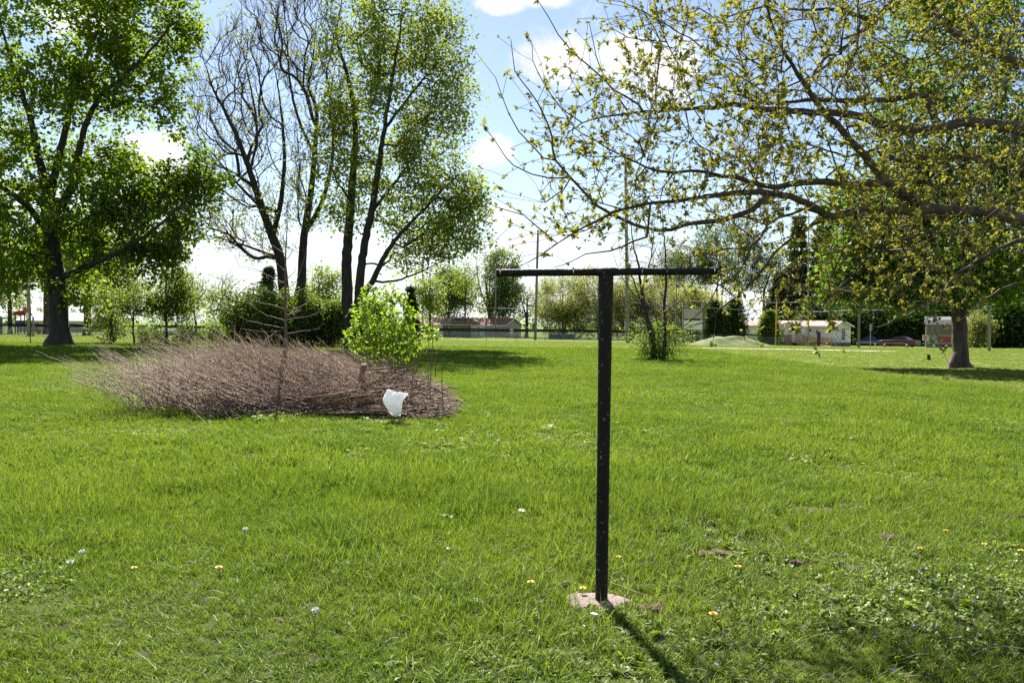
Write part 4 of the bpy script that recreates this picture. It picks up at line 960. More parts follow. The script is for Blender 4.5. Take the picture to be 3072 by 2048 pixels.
# scoreboard
sc0 = B(2050, 99); sc1 = B(2106, 99); sww = sc1.x-sc0.x; sco = empty('scoreboard', sc0, 'old scoreboard on two posts with a blank tan panel', 'scoreboard'); zt = W(2050, 909, 99).z-sc0.z
for x_ in (0, sww): MB().box((x_, 0, zt/2-.1), (.22, .18, zt+.2)).build('post', MAT['pole_wood'], sco)
for k in range(8): MB().box((sww*(k+.5)/8, -.11, 3.55), (sww/8-.015, .03, 1.15)).build('panel_board', MAT['siding_tan'], sco)
MB().box((sww/2, -.12, 2.2), (sww*1.0, .05, 1.1)).build('lower_panel', MAT['siding_white'], sco); MB().box((sww/2, -.02, 4.25), (sww+.3, .1, .1)).build('top_rail', MAT['pole_wood'], sco)

# ---------------------------------------------------------------- cars
def wheel(par, x, y, r_, side):
    t = MB(); t.tube([(0, -.1, 0), (0, .1, 0)], r_, 18); o = t.build('wheel', MAT['tyre'], par, (x, y, r_))
    q = MB(); q.tube([(0, side*.085, 0), (0, side*.106, 0)], r_*.62, 14); q.build('rim', MAT['rim'], o)
def sedan(name, loc, rz, paint, label, group=None):
    """front = local +x, about 5.1 m long"""
    c = empty(name, loc, label, 'car', group, rz)
    low = [(-2.55, .45), (-2.56, .72), (-2.5, .93), (-1.75, 1.0), (.85, .98), (1.9, .90), (2.45, .76), (2.52, .5), (2.45, .26), (1.95, .22), (1.9, .40), (1.68, .62), (1.38, .62), (1.16, .40), (1.1, .22), (-1.05, .22), (-1.1, .40), (-1.32, .62), (-1.62, .62), (-1.85, .40), (-1.9, .24), (-2.45, .28)]
    vs = []; n = len(low); ys = (-.90, -.80, .80, .90)
    for y_ in ys:
        k = 1.0 if abs(y_) > .85 else 1.0
        for x_, z_ in low:
            edge = (abs(x_) > 2.3)*.0; vs.append((x_*(.985 if abs(y_) > .85 else 1), y_*(.94 if abs(x_) > 2.2 else 1), z_-(.05 if (abs(y_) > .85 and z_ > .85) else 0)))
    fs = [tuple(range(n)), tuple(range(3*n, 4*n))[::-1]]
    for j in range(3):
        for i in range(n): i2 = (i+1) % n; fs.append((j*n+i, j*n+i2, (j+1)*n+i2, (j+1)*n+i))
    MB().add(vs, fs).build('body', MAT[paint], c)
    cab = [(-1.75, .97, .80), (-1.05, 1.37, .62), (-.3, 1.43, .62), (.25, 1.38, .62), (1.05, .96, .80)]
    vs = [(x_, -y_, z_) for x_, z_, y_ in cab]+[(x_, y_, z_) for x_, z_, y_ in cab]; k = len(cab)
    fs = [tuple(range(k)), tuple(range(k, 2*k))[::-1]]+[(i, i+1, k+i+1, k+i) for i in range(k-1)]
    cb = MB().add(vs, fs).build('cabin', MAT[paint], c)
    for sgn in (-1, 1):
        def sp(x_, z_): f = (z_-.97)/.46; return (x_, sgn*(.80-.18*f+.012), z_)
        for poly in ([(-1.45, 1.04), (-.98, 1.32), (-.42, 1.36), (-.42, 1.03)], [(-.34, 1.03), (-.34, 1.365), (.2, 1.32), (.78, 1.02)]):
            MB().add([sp(*q) for q in poly], [tuple(range(4))]).build('side_window', MAT['glass_dark'], cb)
        wheel(c, 1.53, sgn*.80, .32, sgn); wheel(c, -1.47, sgn*.80, .32, sgn)
        MB().box((-2.53, sgn*.62, .78), (.06, .42, .15)).build('tail_light', MAT['lamp_red'], c); MB().box((2.44, sgn*.62, .68), (.12, .36, .13)).build('headlight', MAT['lamp_clear'], c)
        MB().box((0, sgn*.912, .52), (3.0, .02, .05)).build('trim_strip', MAT['rim'], c)
    MB().add([(-1.66, -.72, 1.035), (-1.09, -.58, 1.36), (-1.09, .58, 1.36), (-1.66, .72, 1.035)], [(0, 1, 2, 3)]).build('rear_window', MAT['glass_dark'], cb)
    MB().add([(.99, -.72, 1.01), (.33, -.58, 1.355), (.33, .58, 1.355), (.99, .72, 1.01)], [(0, 1, 2, 3)]).build('windscreen', MAT['glass_dark'], cb)
    MB().box((-2.55, 0, .42), (.1, 1.6, .16)).build('bumper', MAT[paint], c); MB().box((2.5, 0, .40), (.1, 1.6, .16)).build('bumper', MAT[paint], c)
    return c
sedan('parked_car', B(2697, 112), R(130), 'car_maroon', 'maroon sedan parked on the grass beside the brown shed')
sedan('parked_car', B(2612, 124), R(120), 'car_blue', 'dark blue car half hidden behind the sign post')
for px, D, rz_, lab in ((438, 128, 178, 'white car glimpsed behind the young tree with one thin trunk'), (548, 130, 182, 'white car glimpsed behind the forked young tree'), (665, 131, 180, 'white car glimpsed behind the thin upright young tree')):
    sedan('parked_car', B(px, D), R(rz_), 'car_white', lab, 'white cars parked behind the fence')
# utility trailer with a no-entry plate
ut = B(2812, 97); tr_ = empty('utility_trailer', ut, 'flat utility trailer with board sides in front of the shed', 'trailer', rz=R(-26))
MB().b2((-1.5, -.6, .45), (1.5, .8, .55)).build('bed', MAT['steel_dark'], tr_)
for z_, m_ in ((1.52, 'yellow_paint'),): MB().b2((.1, -.64, 1.42), (1.5, -.6, 1.54)).build('top_rail', MAT['deck_wood'], tr_)
MB().b2((.1, -.63, .72), (1.5, -.6, 1.40)).build('side_board', MAT['table_red'], tr_); MB().b2((.1, -.65, .56), (1.5, -.6, .68)).build('side_board', MAT['deck_wood'], tr_); MB().b2((-1.0, -.63, .6), (-.1, -.6, 1.5)).build('side_board', MAT['steel'], tr_)
for x_ in (-.35, .95): wheel(tr_, x_, -.5, .30, -1)
MB().bar((-1.5, 0, .45), (-2.3, 0, .42), .1, .1).build('drawbar', MAT['steel_dark'], tr_)
ns = MB().box((-1.25, -.72, 1.2), (.62, .02, .62)).build('no_entry_sign', MAT['paint_white']); ns.parent = tr_
MB().tube([(-1.25, -.735, 1.2), (-1.25, -.745, 1.2)], .25, 20).build('red_disc', MAT['red_plastic'], ns); MB().box((-1.25, -.752, 1.2), (.36, .01, .08)).build('white_bar', MAT['paint_white'], ns)
# road sign seen edge-on from behind
sg = B(2612, 76); p = empty('road_sign', sg, 'grey road sign on a thin post seen from behind', 'sign'); MB().box((0, 0, 1.1), (.06, .05, 2.4)).build('post', MAT['steel'], p); MB().box((0, -.04, 1.95), (.26, .02, .62)).build('plate', MAT['steel'], p)

# ---------------------------------------------------------------- dirt mound
mc = B(2190, 84); n = 40; vs = []; fs = []; rr_ = np.random.default_rng(3)
for j in range(n+1):
    for i in range(n+1):
        u, v = i/n*2-1, j/n*2-1; q = math.sqrt((u*1.0)**2+v*v); h_ = max(0, 1-q)**1.15*1.6*(1+.18*math.sin(u*7+1)*math.cos(v*6))+.10*math.sin(u*19+v*11)*max(0, 1-q)
        h_ = min(h_, .98+.08*math.sin(u*13)) if u > -.6 else h_
        x_, y_ = mc.x+u*4.6, mc.y+v*3.0; vs.append((x_, y_, gzf(x_, y_)-.05+h_))
for j in range(n):
    for i in range(n): a = j*(n+1)+i; fs.append((a, a+1, a+n+2, a+n+1))
o = MB().add(vs, fs, True).build('dirt_mound', MAT['mound']); tag(o, 'low grass-grown dirt mound in front of the cypresses', 'mound')

# ---------------------------------------------------------------- playground, bleachers, tables
pg = B(68, 138); k_ = empty('play_tower', pg, 'play tower with red roof, blue panels and orange slide', 'playground')
for x_ in (-.75, .75):
    for y_ in (-.75, .75): MB().tube([(x_, y_, -.1), (x_, y_, 3.1)], .09, 8).build('post', MAT['green_plastic'], k_)
rf = MB(); rf.add([(-1.1, -1.1, 3.0), (1.1, -1.1, 3.0), (1.1, 1.1, 3.0), (-1.1, 1.1, 3.0), (-.8, -.8, 3.65), (.8, -.8, 3.65), (.8, .8, 3.65), (-.8, .8, 3.65), (0, 0, 3.9)], [(0, 1, 5, 4), (1, 2, 6, 5), (2, 3, 7, 6), (3, 0, 4, 7), (4, 5, 8), (5, 6, 8), (6, 7, 8), (7, 4, 8), (3, 2, 1, 0)]); rf.build('roof', MAT['red_plastic'], k_)
MB().b2((-.8, -.8, 1.3), (.8, .8, 1.4)).build('platform', MAT['blue_plastic'], k_); MB().b2((-.72, -.82, 1.42), (.72, -.76, 2.1)).build('panel', MAT['blue_plastic'], k_); MB().b2((-.5, -.83, .1), (-.1, -.78, 1.2)).build('panel', MAT['red_plastic'], k_)
MB().tube([(.45, 0, 3.6), (.45, 0, 4.0), (.45, 0, 4.5)], [.45, .36, .08], 10).build('turret', MAT['orange_plastic'], k_)
MB().tube([(.85, -.3, 2.0), (1.5, -.4, 1.75), (2.1, -.5, 1.2), (2.7, -.6, .6), (3.3, -.7, .25)], [.35, .42, .45, .42, .3], 10).build('slide', MAT['orange_plastic'], k_)
bl = B(22, 122); k_ = empty('bleachers', bl, 'aluminium bleachers behind the fence beside the playground', 'bleachers')
for i in range(4): MB().b2((-3, i*.55, .35+i*.28), (2.9, i*.55+.3, .42+i*.28)).build('seat_plank', MAT['steel'], k_)
for x_ in (-2.6, 0, 2.5):
    MB().bar((x_, 0, .3), (x_, 1.9, 1.25), .06, .06).build('support', MAT['steel'], k_); MB().bar((x_, 1.8, -.1), (x_, 1.8, 1.3), .06, .06).build('support', MAT['steel'], k_); MB().bar((x_, .1, -.1), (x_, .1, .4), .06, .06).build('support', MAT['steel'], k_)
kb = B(-22, 128); k_ = empty('ticket_booth', kb, 'blue booth with a white roof beside the bleachers', 'booth')
MB().b2((-1.0, -.9, -.1), (1.0, .9, 2.3)).build('wall', MAT['blue_plastic'], k_); MB().lathe([(1.9, 2.3), (1.9, 2.4), (.15, 3.3)], 4).build('roof', MAT['roof_white'], k_); MB().b2((-.6, -.93, 1.1), (.6, -.9, 1.9)).build('hatch', MAT['glass_dark'], k_)
def picnic(px, D, label, rz_):
    t = empty('picnic_table', B(px, D), label, 'picnic table', 'picnic tables by the low house', R(rz_))
    for k in range(4): MB().b2((-1.0, -.36+k*.18, .74), (1.0, -.2+k*.18, .79)).build('top_plank', MAT['block_white'], t)
    for sgn in (-1, 1):
        MB().b2((-1.0, sgn*.72-.13, .43), (1.0, sgn*.72+.13, .48)).build('seat_plank', MAT['block_white'], t)
        MB().bar((sgn*.75, -.72, .42), (sgn*.75, .72, .42), .08, .1).build('brace', MAT['table_red'], t)
        for s2 in (-1, 1): MB().bar((sgn*.75, s2*.6, -.02), (sgn*.75, s2*.2, .74), .08, .1).build('leg', MAT['table_red'], t)
    return t
picnic(1535, 139, 'left picnic table with red frame before the gable end', 10); picnic(1562, 141, 'right picnic table with red frame before the gable end', -15)
# white railing and red topped bin near the dugout
p = empty('red_topped_post', B(1249, 138), 'pale post with a red ball top beside the low house', 'post'); MB().tube([(0, 0, -.1), (0, 0, 1.5)], [.22, .18], 10).build('shaft', MAT['roof_pink'], p); MB().lathe([(.02, 1.48), (.2, 1.55), (.27, 1.75), (.2, 1.95), (.02, 2.0)], 10).build('ball', MAT['red_plastic'], p)
p = empty('white_railing', B(1300, 140), 'short white picket railing left of the dugout', 'railing')
for k in range(9): MB().b2((k*.2, 0, 0), (k*.2+.08, .03, 1.0)).build('picket', MAT['paint_white'], p)
MB().b2((0, .03, .8), (1.7, .06, .88)).build('rail', MAT['paint_white'], p)
# gable ornament: round white plaque with a dark mark on the house end

mk = B(1535, 129.7); p = empty('distance_marker', mk, 'round white marker disc hung on the farther fence', 'marker'); MB().tube([(0, 0, 1.25), (0, -.03, 1.25)], .33, 16).build('disc', MAT['paint_white'], p); MB().prism([(-.12, -.04, 1.2), (.12, -.04, 1.2), (0, -.04, 1.42)], (0, -.01, 0)).build('arrow', MAT['cloth_dark'], p)
for px, lab in ((1664, 'blue-grey bin behind the fence left of the willow stems'), (1708, 'blue-grey bin behind the fence among the willow stems')):
    p = empty('storage_bin', B(px, 136), lab, 'bin', 'bins behind the fence'); MB().b2((-1.0, -.4, 0), (1.0, .4, .75)).build('body', MAT['car_blue'], p, bevel=.03); MB().b2((-1.05, -.45, .755), (1.05, .45, .85)).build('lid', MAT['steel'], p, bevel=.02)

# ---------------------------------------------------------------- far wood closing the view
V_ = []; F_ = []; nb_ = 0
for x_ in np.arange(-330, 330, 3.2):
    y_ = 290+18*math.sin(x_*.03)+RNG.uniform(-12, 12); h_ = 5.5+2.5*math.sin(x_*.05+1)+RNG.uniform(-1.5, 2.5)
    if -38 < x_ < -2: h_ *= .6
    if x_ < -75: h_ *= 1.7
    c = in_blob(60, (x_, y_, h_*.45-.6), (3.2, 4, h_*.55), .1); LV, LF = leaves(c, 1.3, .8); LV[:, 2] = np.maximum(LV[:, 2], -.7); V_.append(LV); F_.append(LF+nb_); nb_ += len(LV)
o = link('far_wood', np_mesh('far_wood', np.vstack(V_), np.vstack(F_)), MAT['leaf_far']); tag(o, 'far band of woodland closing the view behind the houses', 'wood', kind='stuff')

# ---------------------------------------------------------------- clothes post
pb = G(1804, 1812); pt = W(1818, 806, pb.y); cp = empty('clothes_post', pb, 'black iron T-shaped clothes post standing in a concrete footing', 'clothes post')
Hh = pt.z-pb.z; 
def lerp3(t_): return Vector(((pt.x-pb.x)*t_, 0, Hh*t_))
MB().tube([lerp3(t_) for t_ in (-.05, 0, .3, .6, .80, .9, .96, .985)], [.0385, .0385, .039, .0405, .0425, .0455, .047, .046], 24).build('upright', MAT['black_paint'], cp)
a_ = W(1489, 818, pb.y)-pb; b_ = W(2149, 813.5, pb.y)-pb; a_.y = .02; b_.y = -.02
# hollow crossbar: outer tube plus inner dark wall
d_ = (b_-a_).normalized()
bar_ = MB(); pts_ = [a_.lerp(b_, t_) for t_ in np.linspace(0, 1, 25)]
bar_.tube(pts_, [.0228+.0006*math.sin(i*2.1) for i in range(25)], 20, cap=False); bar_.tube([a_+d_*.001, b_-d_*.001], .0195, 20, cap=False)
n_ = 20
for e_, q_ in ((a_, 1), (b_, -1)):
    vs = []; sx = d_.cross(Vector((0, 0, 1))).normalized(); sy = sx.cross(d_)
    for r_ in (.0195, .0226):
        for k in range(n_): an = 2*math.pi*k/n_; vs.append(e_+d_*q_*.0012+(sx*math.cos(an)+sy*math.sin(an))*r_)
    bar_.add(vs, [(k, (k+1) % n_, n_+(k+1) % n_, n_+k) for k in range(n_)])
bar_.build('crossbar', MAT['black_paint'], cp)
sadd = a_.lerp(b_, (1818-1489)/(2149-1489)); MB().tube([sadd-d_*.075, sadd-d_*.05, sadd+d_*.05, sadd+d_*.075], [.0225, .0262, .0262, .0225], 20).build('weld_collar', MAT['black_paint'], cp)
for t_ in (.018, .35, .66, .985):
    c_ = a_.lerp(b_, t_)
    MB().tube([c_+Vector((0, -.0235, .012)), c_+Vector((0, -.030, .0)), c_+Vector((0, -.0235, -.008))], .0028, 6).build('line_hook', MAT['chip'], cp)
    MB().tube([c_+Vector((0, .0, .0215)), c_+Vector((0, 0, .030))], .005, 8).build('line_hook', MAT['steel'], cp)
    ring = [c_+Vector((0, .0245*math.cos(k*math.pi/8), .0245*math.sin(k*math.pi/8))) for k in range(17)]; MB().tube(ring, .0012, 5).build('wire_band', MAT['rust_post'], cp)
# footing: rough round of exposed-aggregate concrete
fc = G(1790, 1810)-pb; vs = []; fs = []; rgs = (0, .06, .12, .165, .19, .205, .215); nn = 32
for i, r_ in enumerate(rgs):
    for k in range(nn):
        an = 2*math.pi*k/nn; w_ = 1+.10*math.sin(an*3+.6)+.06*math.sin(an*5+2)+.03*math.sin(an*11)
        z_ = (.034, .034, .032, .028, .020, -.005, -.05)[i]+random.uniform(-.0025, .0025); vs.append((fc.x+r_*w_*math.cos(an)*1.0, fc.y+r_*w_*math.sin(an)*.88, z_))
for i in range(len(rgs)-1):
    for k in range(nn): k2 = (k+1) % nn; fs.append((i*nn+k, i*nn+k2, (i+1)*nn+k2, (i+1)*nn+k))
MB().add(vs, fs, True).build('footing', MAT['concrete'], cp)
def stone(name, px, py, sz, label, mat='chip', group='broken concrete chips in the grass', seed=1, lift=.0):
    rg = random.Random(seed); bm = bmesh.new(); bmesh.ops.create_icosphere(bm, subdivisions=2, radius=1)
    for v in bm.verts:
        k = 1+rg.uniform(-.22, .22); v.co = Vector((v.co.x*k*sz[0], v.co.y*k*sz[1], v.co.z*k*sz[2]))
        if v.co.z > sz[2]*.55: v.co.z = sz[2]*(.55+rg.uniform(-.05, .05))
    me = bpy.data.meshes.new(name); bm.to_mesh(me); bm.free(); p_ = G(px, py); o = link(name, me, MAT[mat]); o.location = p_+Vector((0, 0, sz[2]*.5+lift)); o.rotation_euler = (rg.uniform(-.3, .3), rg.uniform(-.4, .2), rg.uniform(0, 6)); tag(o, label, 'stone', group)
stone('concrete_chip', 1784, 1862, (.034, .022, .03), 'larger pink-white concrete chip just in front of the post footing', seed=2, lift=.015)
stone('concrete_chip', 1752, 1888, (.014, .012, .012), 'tiny pale concrete crumb near the larger chip', seed=3, lift=.012)
stone('concrete_chip', 1565, 1548, (.05, .03, .016), 'flat pale stone alone in the tall grass', seed=4, lift=.04)
stone('concrete_chip', 2590, 1530, (.05, .04, .02), 'flat stone in the bare soil patch', seed=5, lift=.01)
stone('concrete_chip', 1345, 1660, (.02, .016, .012), 'small white stone beside a weed clump', seed=6, lift=.03)
stone('fallen_bark', 1430, 1815, (.055, .03, .012), 'flat pinkish wood chip left of the footing', seed=8, lift=.02, group=None)

# ---------------------------------------------------------------- brush heap
def vnoise(x, y, sc, seed):
    rg_ = np.random.default_rng(seed); tb = rg_.uniform(0, 1, (64, 64)); u = x*sc; v = y*sc; i = np.floor(u).astype(int); j = np.floor(v).astype(int); fu = u-i; fv = v-j; fu = fu*fu*(3-2*fu); fv = fv*fv*(3-2*fv)
    g = lambda a, b_: tb[a % 64, b_ % 64]
    return (g(i, j)*(1-fu)+g(i+1, j)*fu)*(1-fv)+(g(i, j+1)*(1-fu)+g(i+1, j+1)*fu)*fv
def stems(specs, n=3):
    """specs: list of (points array k x 3, r0, r1); one mesh"""
    Vs = []; Fs = []; base = 0
    a = np.arange(n)*2*math.pi/n
    for pts, r0, r1 in specs:
        pts = np.asarray(pts); k = len(pts); t = np.gradient(pts, axis=0); t /= np.maximum(np.linalg.norm(t, axis=1), 1e-6)[:, None]
        ref = np.array([.31, .87, .12]) if abs(t[0] @ np.array([.31, .87, .12])) < .85 else np.array([.9, -.2, .35])
        sx = np.cross(t, ref); sx /= np.linalg.norm(sx, axis=1)[:, None]; sy = np.cross(t, sx); rr = np.linspace(r0, r1, k)
        V = pts[:, None]+rr[:, None, None]*(np.cos(a)[None, :, None]*sx[:, None]+np.sin(a)[None, :, None]*sy[:, None]); Vs.append(V.reshape(-1, 3))
        i = np.arange(k-1)[:, None]*n; j = np.arange(n)[None]; j2 = (j+1) % n
        Fs.append((np.stack([i+j, i+j2, i+n+j2, i+n+j], -1)+base).reshape(-1, 4)); base += k*n
    return np.vstack(Vs), np.vstack(Fs)
HX0, HX1, HY0, HY1 = B(535, 16.5).x, B(1335, 15).x, 14.5, 19.5
def heap_h(x, y):                                          # height of the heap's surface
    u = (x-HX0)/(HX1-HX0); v = (y-HY0)/(HY1-HY0)
    prof = np.interp(u, [0, .12, .35, .55, .75, .92, 1], [.3, .7, .95, .95, .80, .52, .15])
    return prof*np.interp(v, [0, .12, .35, .7, 1], [.18, .55, 1, .9, .4])
sp = []; sp2 = []
rg = RNG
N = 3400
for i in range(N):
    u = rg.uniform(0, 1); v = rg.beta(1.2, 1.6); x = HX0+u*(HX1-HX0); y = HY0+v*(HY1-HY0)
    if u < .10 and rg.uniform() > u/.10+.35: continue
    if u > .93 and v > .6: continue
    if u < .32 and rg.uniform() < .6*(1-u/.32)+.15: continue
    h = heap_h(x, y); z = gzf(x, y)+h*rg.uniform(0, 1)**.5
    L = rg.uniform(.8, 2.4)*np.interp(u, [0, .65, 1], [1, .85, .4])
    # stems lie in swathes: up to the left at one end, sliding down to the right at the other
    sw = vnoise(np.array([x]), np.array([y+z*2]), .8, 77)[0]
    ang = np.interp(u, [0, .25, .5, .75, 1], [2.25, 2.45, 2.75, 2.85, 2.7])+(sw-.5)*2.0+rg.normal(0, .11+.35*max(0, u-.55))
    d = np.array([math.cos(ang), rg.normal(-.1, .4), math.sin(ang)*np.interp(u, [0, .4, 1], [1, .8, .75])]); d /= np.linalg.norm(d)
    room = (h+.22+.35*(u < .4)*rg.uniform())/L
    if abs(d[2]) > room: d[2] = math.copysign(room, d[2])
    k = 5; t = np.linspace(-.5, .5, k)[:, None]; bend = rg.normal(0, .16, 3)
    P_ = np.array([x, y, z])+d*L*t+bend*(t*t-.08)*L; top_ = gzf(x, y)+h*(.95+.6*vnoise(np.array([x]), np.array([y]), 1.6, 78)[0])+.12+.25*(u < .35)*rg.uniform()
    P_[:, 2] -= max(0, P_[:, 2].max()-top_-rg.uniform(0, .2)); P_[:, 2] += max(0, gzf(x, y)+.01-P_[:, 2].min())
    rr0 = rg.uniform(.005, .0115)*(1.8 if rg.uniform() < .08 else 1); sp.append((P_, rr0, rr0*.35))
# upright feathery stems, leaning to the left at the left side
for i in range(1700):
    u = rg.uniform(-.06, .80); v = rg.uniform(.05, .95); x = HX0+u*(HX1-HX0); y = HY0+v*(HY1-HY0); h = heap_h(x, y)*.8
    L = rg.uniform(.5, 1.5)*np.interp(u, [0, .3, .45, .8], [1.25, 1.0, .65, .5]); d = np.array([np.interp(u, [0, .25, .8], [-.75, -.45, -.2])+rg.normal(0, .22), rg.normal(-.1, .25), np.interp(u, [0, .3, .8], [.75, .9, .6])]); d /= np.linalg.norm(d)
    k = 6; t = np.linspace(0, 1, k)[:, None]; b0_ = np.array([x, y, gzf(x, y)+h*rg.uniform(.3, .9)]); P_ = b0_+d*L*t; P_[:, 0] -= .25*L*t[:, 0]**2*rg.uniform(0, 1); P_[:, 2] -= .25*L*t[:, 0]**2
    P_ += rg.normal(0, .010, P_.shape); sp.append((P_, rg.uniform(.0045, .008), .003))
    for q in range(4):                                      # seed-head sprays
        j = rg.integers(3, k); e = P_[j]; d2 = d+rg.normal(0, .45, 3); sp.append((np.stack([e, e+d2*.09, e+d2*.2-np.array([0, 0, .03])]), .0028, .0016))
V, F = stems(sp); hb = B(900, 17)
hp = link('brush_heap', np_mesh('brush_heap', V, F), MAT['dry_stem']); tag(hp, 'heap of brown dry brush and cut stalks on the lawn', 'brush', kind='stuff')
# long pale canes trailing out of the heap to the left
for k, (pl, d0, d1, lab) in enumerate((([(560, 1225), (470, 1180), (400, 1155), (330, 1140)], 15.4, 15.0, 'pale double cane sticking out low to the left of the heap'), ([(545, 1230), (450, 1195), (380, 1165), (310, 1185)], 15.2, 14.8, 'lower pale cane beside the double one'),
                                       ([(480, 1200), (410, 1085), (350, 1060), (275, 1035)], 16.5, 16.0, 'long arching feathery cane reaching farthest left'), ([(470, 1222), (400, 1215), (320, 1185)], 14.7, 14.5, 'short pale cane lying on the lawn beside the heap'),
                                       ([(280, 1255), (200, 1242), (120, 1238), (80, 1232)], 14.3, 14.2, 'dry cane lying flat on the lawn away from the heap'), ([(520, 1240), (440, 1240), (330, 1250), (270, 1258)], 14.3, 14.0, 'dark twig lying flat left of the heap'),
                                       ([(412, 1155), (405, 1110), (396, 1085)], 15.5, 15.5, 'thin dark upright stick left of the heap'))):
    P_ = np.array([W(x, y, d0+(d1-d0)*i/(len(pl)-1)) for i, (x, y) in enumerate(pl)]); tt = np.linspace(0, len(pl)-1, 14); Q = np.stack([np.interp(tt, np.arange(len(pl)), P_[:, j]) for j in range(3)], 1)
    Q[:, 2] = np.maximum(Q[:, 2], [gzf(a, b_)+.015 for a, b_ in Q[:, :2]]); Q[1:-1] = (Q[:-2]+Q[1:-1]*2+Q[2:])/4
    specs = [(Q, .007, .003)]
    if k in (0, 1, 2):
        for q in range(16):
            j = rg.integers(8, 14); d2 = (Q[-1]-Q[0])/np.linalg.norm(Q[-1]-Q[0])+rg.normal(0, .45, 3); specs.append((np.stack([Q[j], Q[j]+d2*.12, Q[j]+d2*.24]), .003, .0015))
    V, F = stems(specs, 4); o = link('dry_cane', np_mesh('dry_cane', V, F), MAT['pale_stem' if k not in (5, 6) else 'wood_log']); tag(o, lab, 'cane', 'canes trailing from the brush heap')
# logs and branches in the heap
def branch_obj(name, pl, d0, d1, r0, r1, mat, label, cat, group=None, n=7, wob=.01):
    P_ = np.array([W(x, y, d0+(d1-d0)*i/(len(pl)-1)) for i, (x, y) in enumerate(pl)]); m_ = 4*len(pl); tt = np.linspace(0, len(pl)-1, m_); Q = np.stack([np.interp(tt, np.arange(len(pl)), P_[:, j]) for j in range(3)], 1)
    Q[1:-1] = (Q[:-2]+Q[1:-1]*2+Q[2:])/4+rg.normal(0, wob, (m_-2, 3)); mb = MB(); mb.tube([tuple(q) for q in Q], list(np.linspace(r0, r1, m_)), n); o = mb.build(name, MAT[mat]); tag(o, label, cat, group); return o
branch_obj('cut_log', [(1092, 1092), (1085, 1120), (1075, 1160), (1070, 1205)], 15.6, 16.0, .055, .062, 'wood_log', 'short upright cut log stub poking out of the brush heap', 'log')
LG = 'cut branches in the brush heap'
branch_obj('cut_branch', [(1085, 1112), (1120, 1104), (1150, 1120), (1180, 1165)], 15.6, 15.8, .018, .010, 'wood_log', 'curved cut branch leaving the log stub', 'branch', LG)
branch_obj('cut_branch', [(1120, 1172), (1150, 1165), (1200, 1158)], 15.3, 15.5, .028, .022, 'wood_log', 'pale thick branch lying right of the log stub', 'branch', LG)
branch_obj('cut_branch', [(750, 1245), (745, 1200), (750, 1165)], 14.8, 15.1, .022, .012, 'pale_stem', 'pale bent branch at the front of the heap', 'branch', LG)
branch_obj('cut_branch', [(710, 1225), (730, 1180), (765, 1135)], 14.9, 15.2, .014, .007, 'bark_twig', 'dark thin branch crossing the front of the heap', 'branch', LG)
branch_obj('cut_branch', [(880, 1085), (950, 1070), (1000, 1058), (1040, 1075)], 17.5, 17.5, .03, .012, 'wood_log', 'mossy branch lying along the top of the heap', 'branch', LG)
branch_obj('cut_branch', [(790, 1100), (780, 1060), (800, 1010), (830, 995)], 16.5, 16.8, .012, .005, 'pale_stem', 'pale thin branch rising from the top of the heap', 'branch', LG)
branch_obj('cut_branch', [(1005, 1195), (1040, 1180), (1075, 1185), (1110, 1190)], 15.2, 15.3, .02, .012, 'pale_stem', 'pale branch lying under the log stub', 'branch', LG)
for pl, D, lab in (([(1342-14, 1180+55), (1325, 1150), (1326, 1075)], 15.4, 'dark straight dead stalk at the right end of the heap'), ([(1288, 1240), (1290, 1160), (1296, 1060), (1298, 960)], 15.6, 'tallest dead stalk right of the sapling shrub'),
                   ([(1210, 1248), (1208, 1180), (1204, 1110)], 15.0, 'dead stalk beside the white bag'), ([(1228, 1245), (1236, 1160), (1244, 1080), (1250, 1030)], 15.1, 'slightly curved dead stalk near the white bag'),
                   ([(1298, 1070), (1312, 1050), (1330, 1035)], 15.6, 'forked tip of the tallest dead stalk'), ([(1282, 1235), (1284, 1140), (1286, 1010)], 16.0, 'thin dead stalk behind the tallest one'), ([(1306, 1130), (1308, 1080), (1310, 1062)], 16.5, 'thin grey stalk behind the heap end'),
                   ([(1246, 1120), (1258, 1070), (1280, 1040)], 16.2, 'crooked dead stalk between shrub and tall stalk')):
    branch_obj('dead_stalk', pl, D, D, .012, .006, 'bark_sapling', lab, 'stalk', 'dead stalks at the end of the heap', 5, .003)
# bare sapling standing in the heap
s = Skel(); sb_ = B(862, 17); spx = lambda x, y, d=17: W(x, y, d)
s.limb([sb_-Vector((0, 0, .1)), spx(858, 1080), spx(857, 980), spx(856, 880), spx(857, 780), spx(860, 700), spx(862, 640)], .052, .008, step=.12, wob=.004)
for pl in ([(857, 935), (910, 915), (950, 890), (990, 865)], [(856, 960), (920, 950), (975, 930)], [(857, 985), (800, 975), (740, 960), (715, 945)], [(856, 925), (790, 910), (730, 890), (705, 880)], [(855, 960), (800, 945), (760, 920), (735, 905)],
           [(856, 900), (820, 880), (780, 865)], [(857, 870), (890, 840), (910, 790), (915, 760)], [(857, 850), (810, 830), (770, 810), (720, 800)], [(857, 815), (830, 790), (800, 760)], [(857, 760), (830, 745), (805, 730)], [(857, 1000), (900, 995), (960, 985)],
           [(857, 990), (790, 995), (720, 985)], [(857, 840), (880, 820), (890, 800)], [(858, 780), (880, 750), (890, 720)], [(857, 945), (890, 935), (905, 930)], [(857, 890), (900, 870), (960, 850), (1000, 820)]):
    dd = rg.uniform(-1.2, .9); s.limb([spx(x, y, 17+dd*i/(len(pl)-1)) for i, (x, y) in enumerate(pl)], .011, .0035, step=.1, wob=.006)
nl_ = s.n; tips = [i for i in range(40, nl_) if rg.uniform() < .14]; spur(s, tips, 1, .3, .9, .2, step=.1, wob=.008)
r = s.radii(.003, .052, 2.4); r = np.maximum(r, .0032)
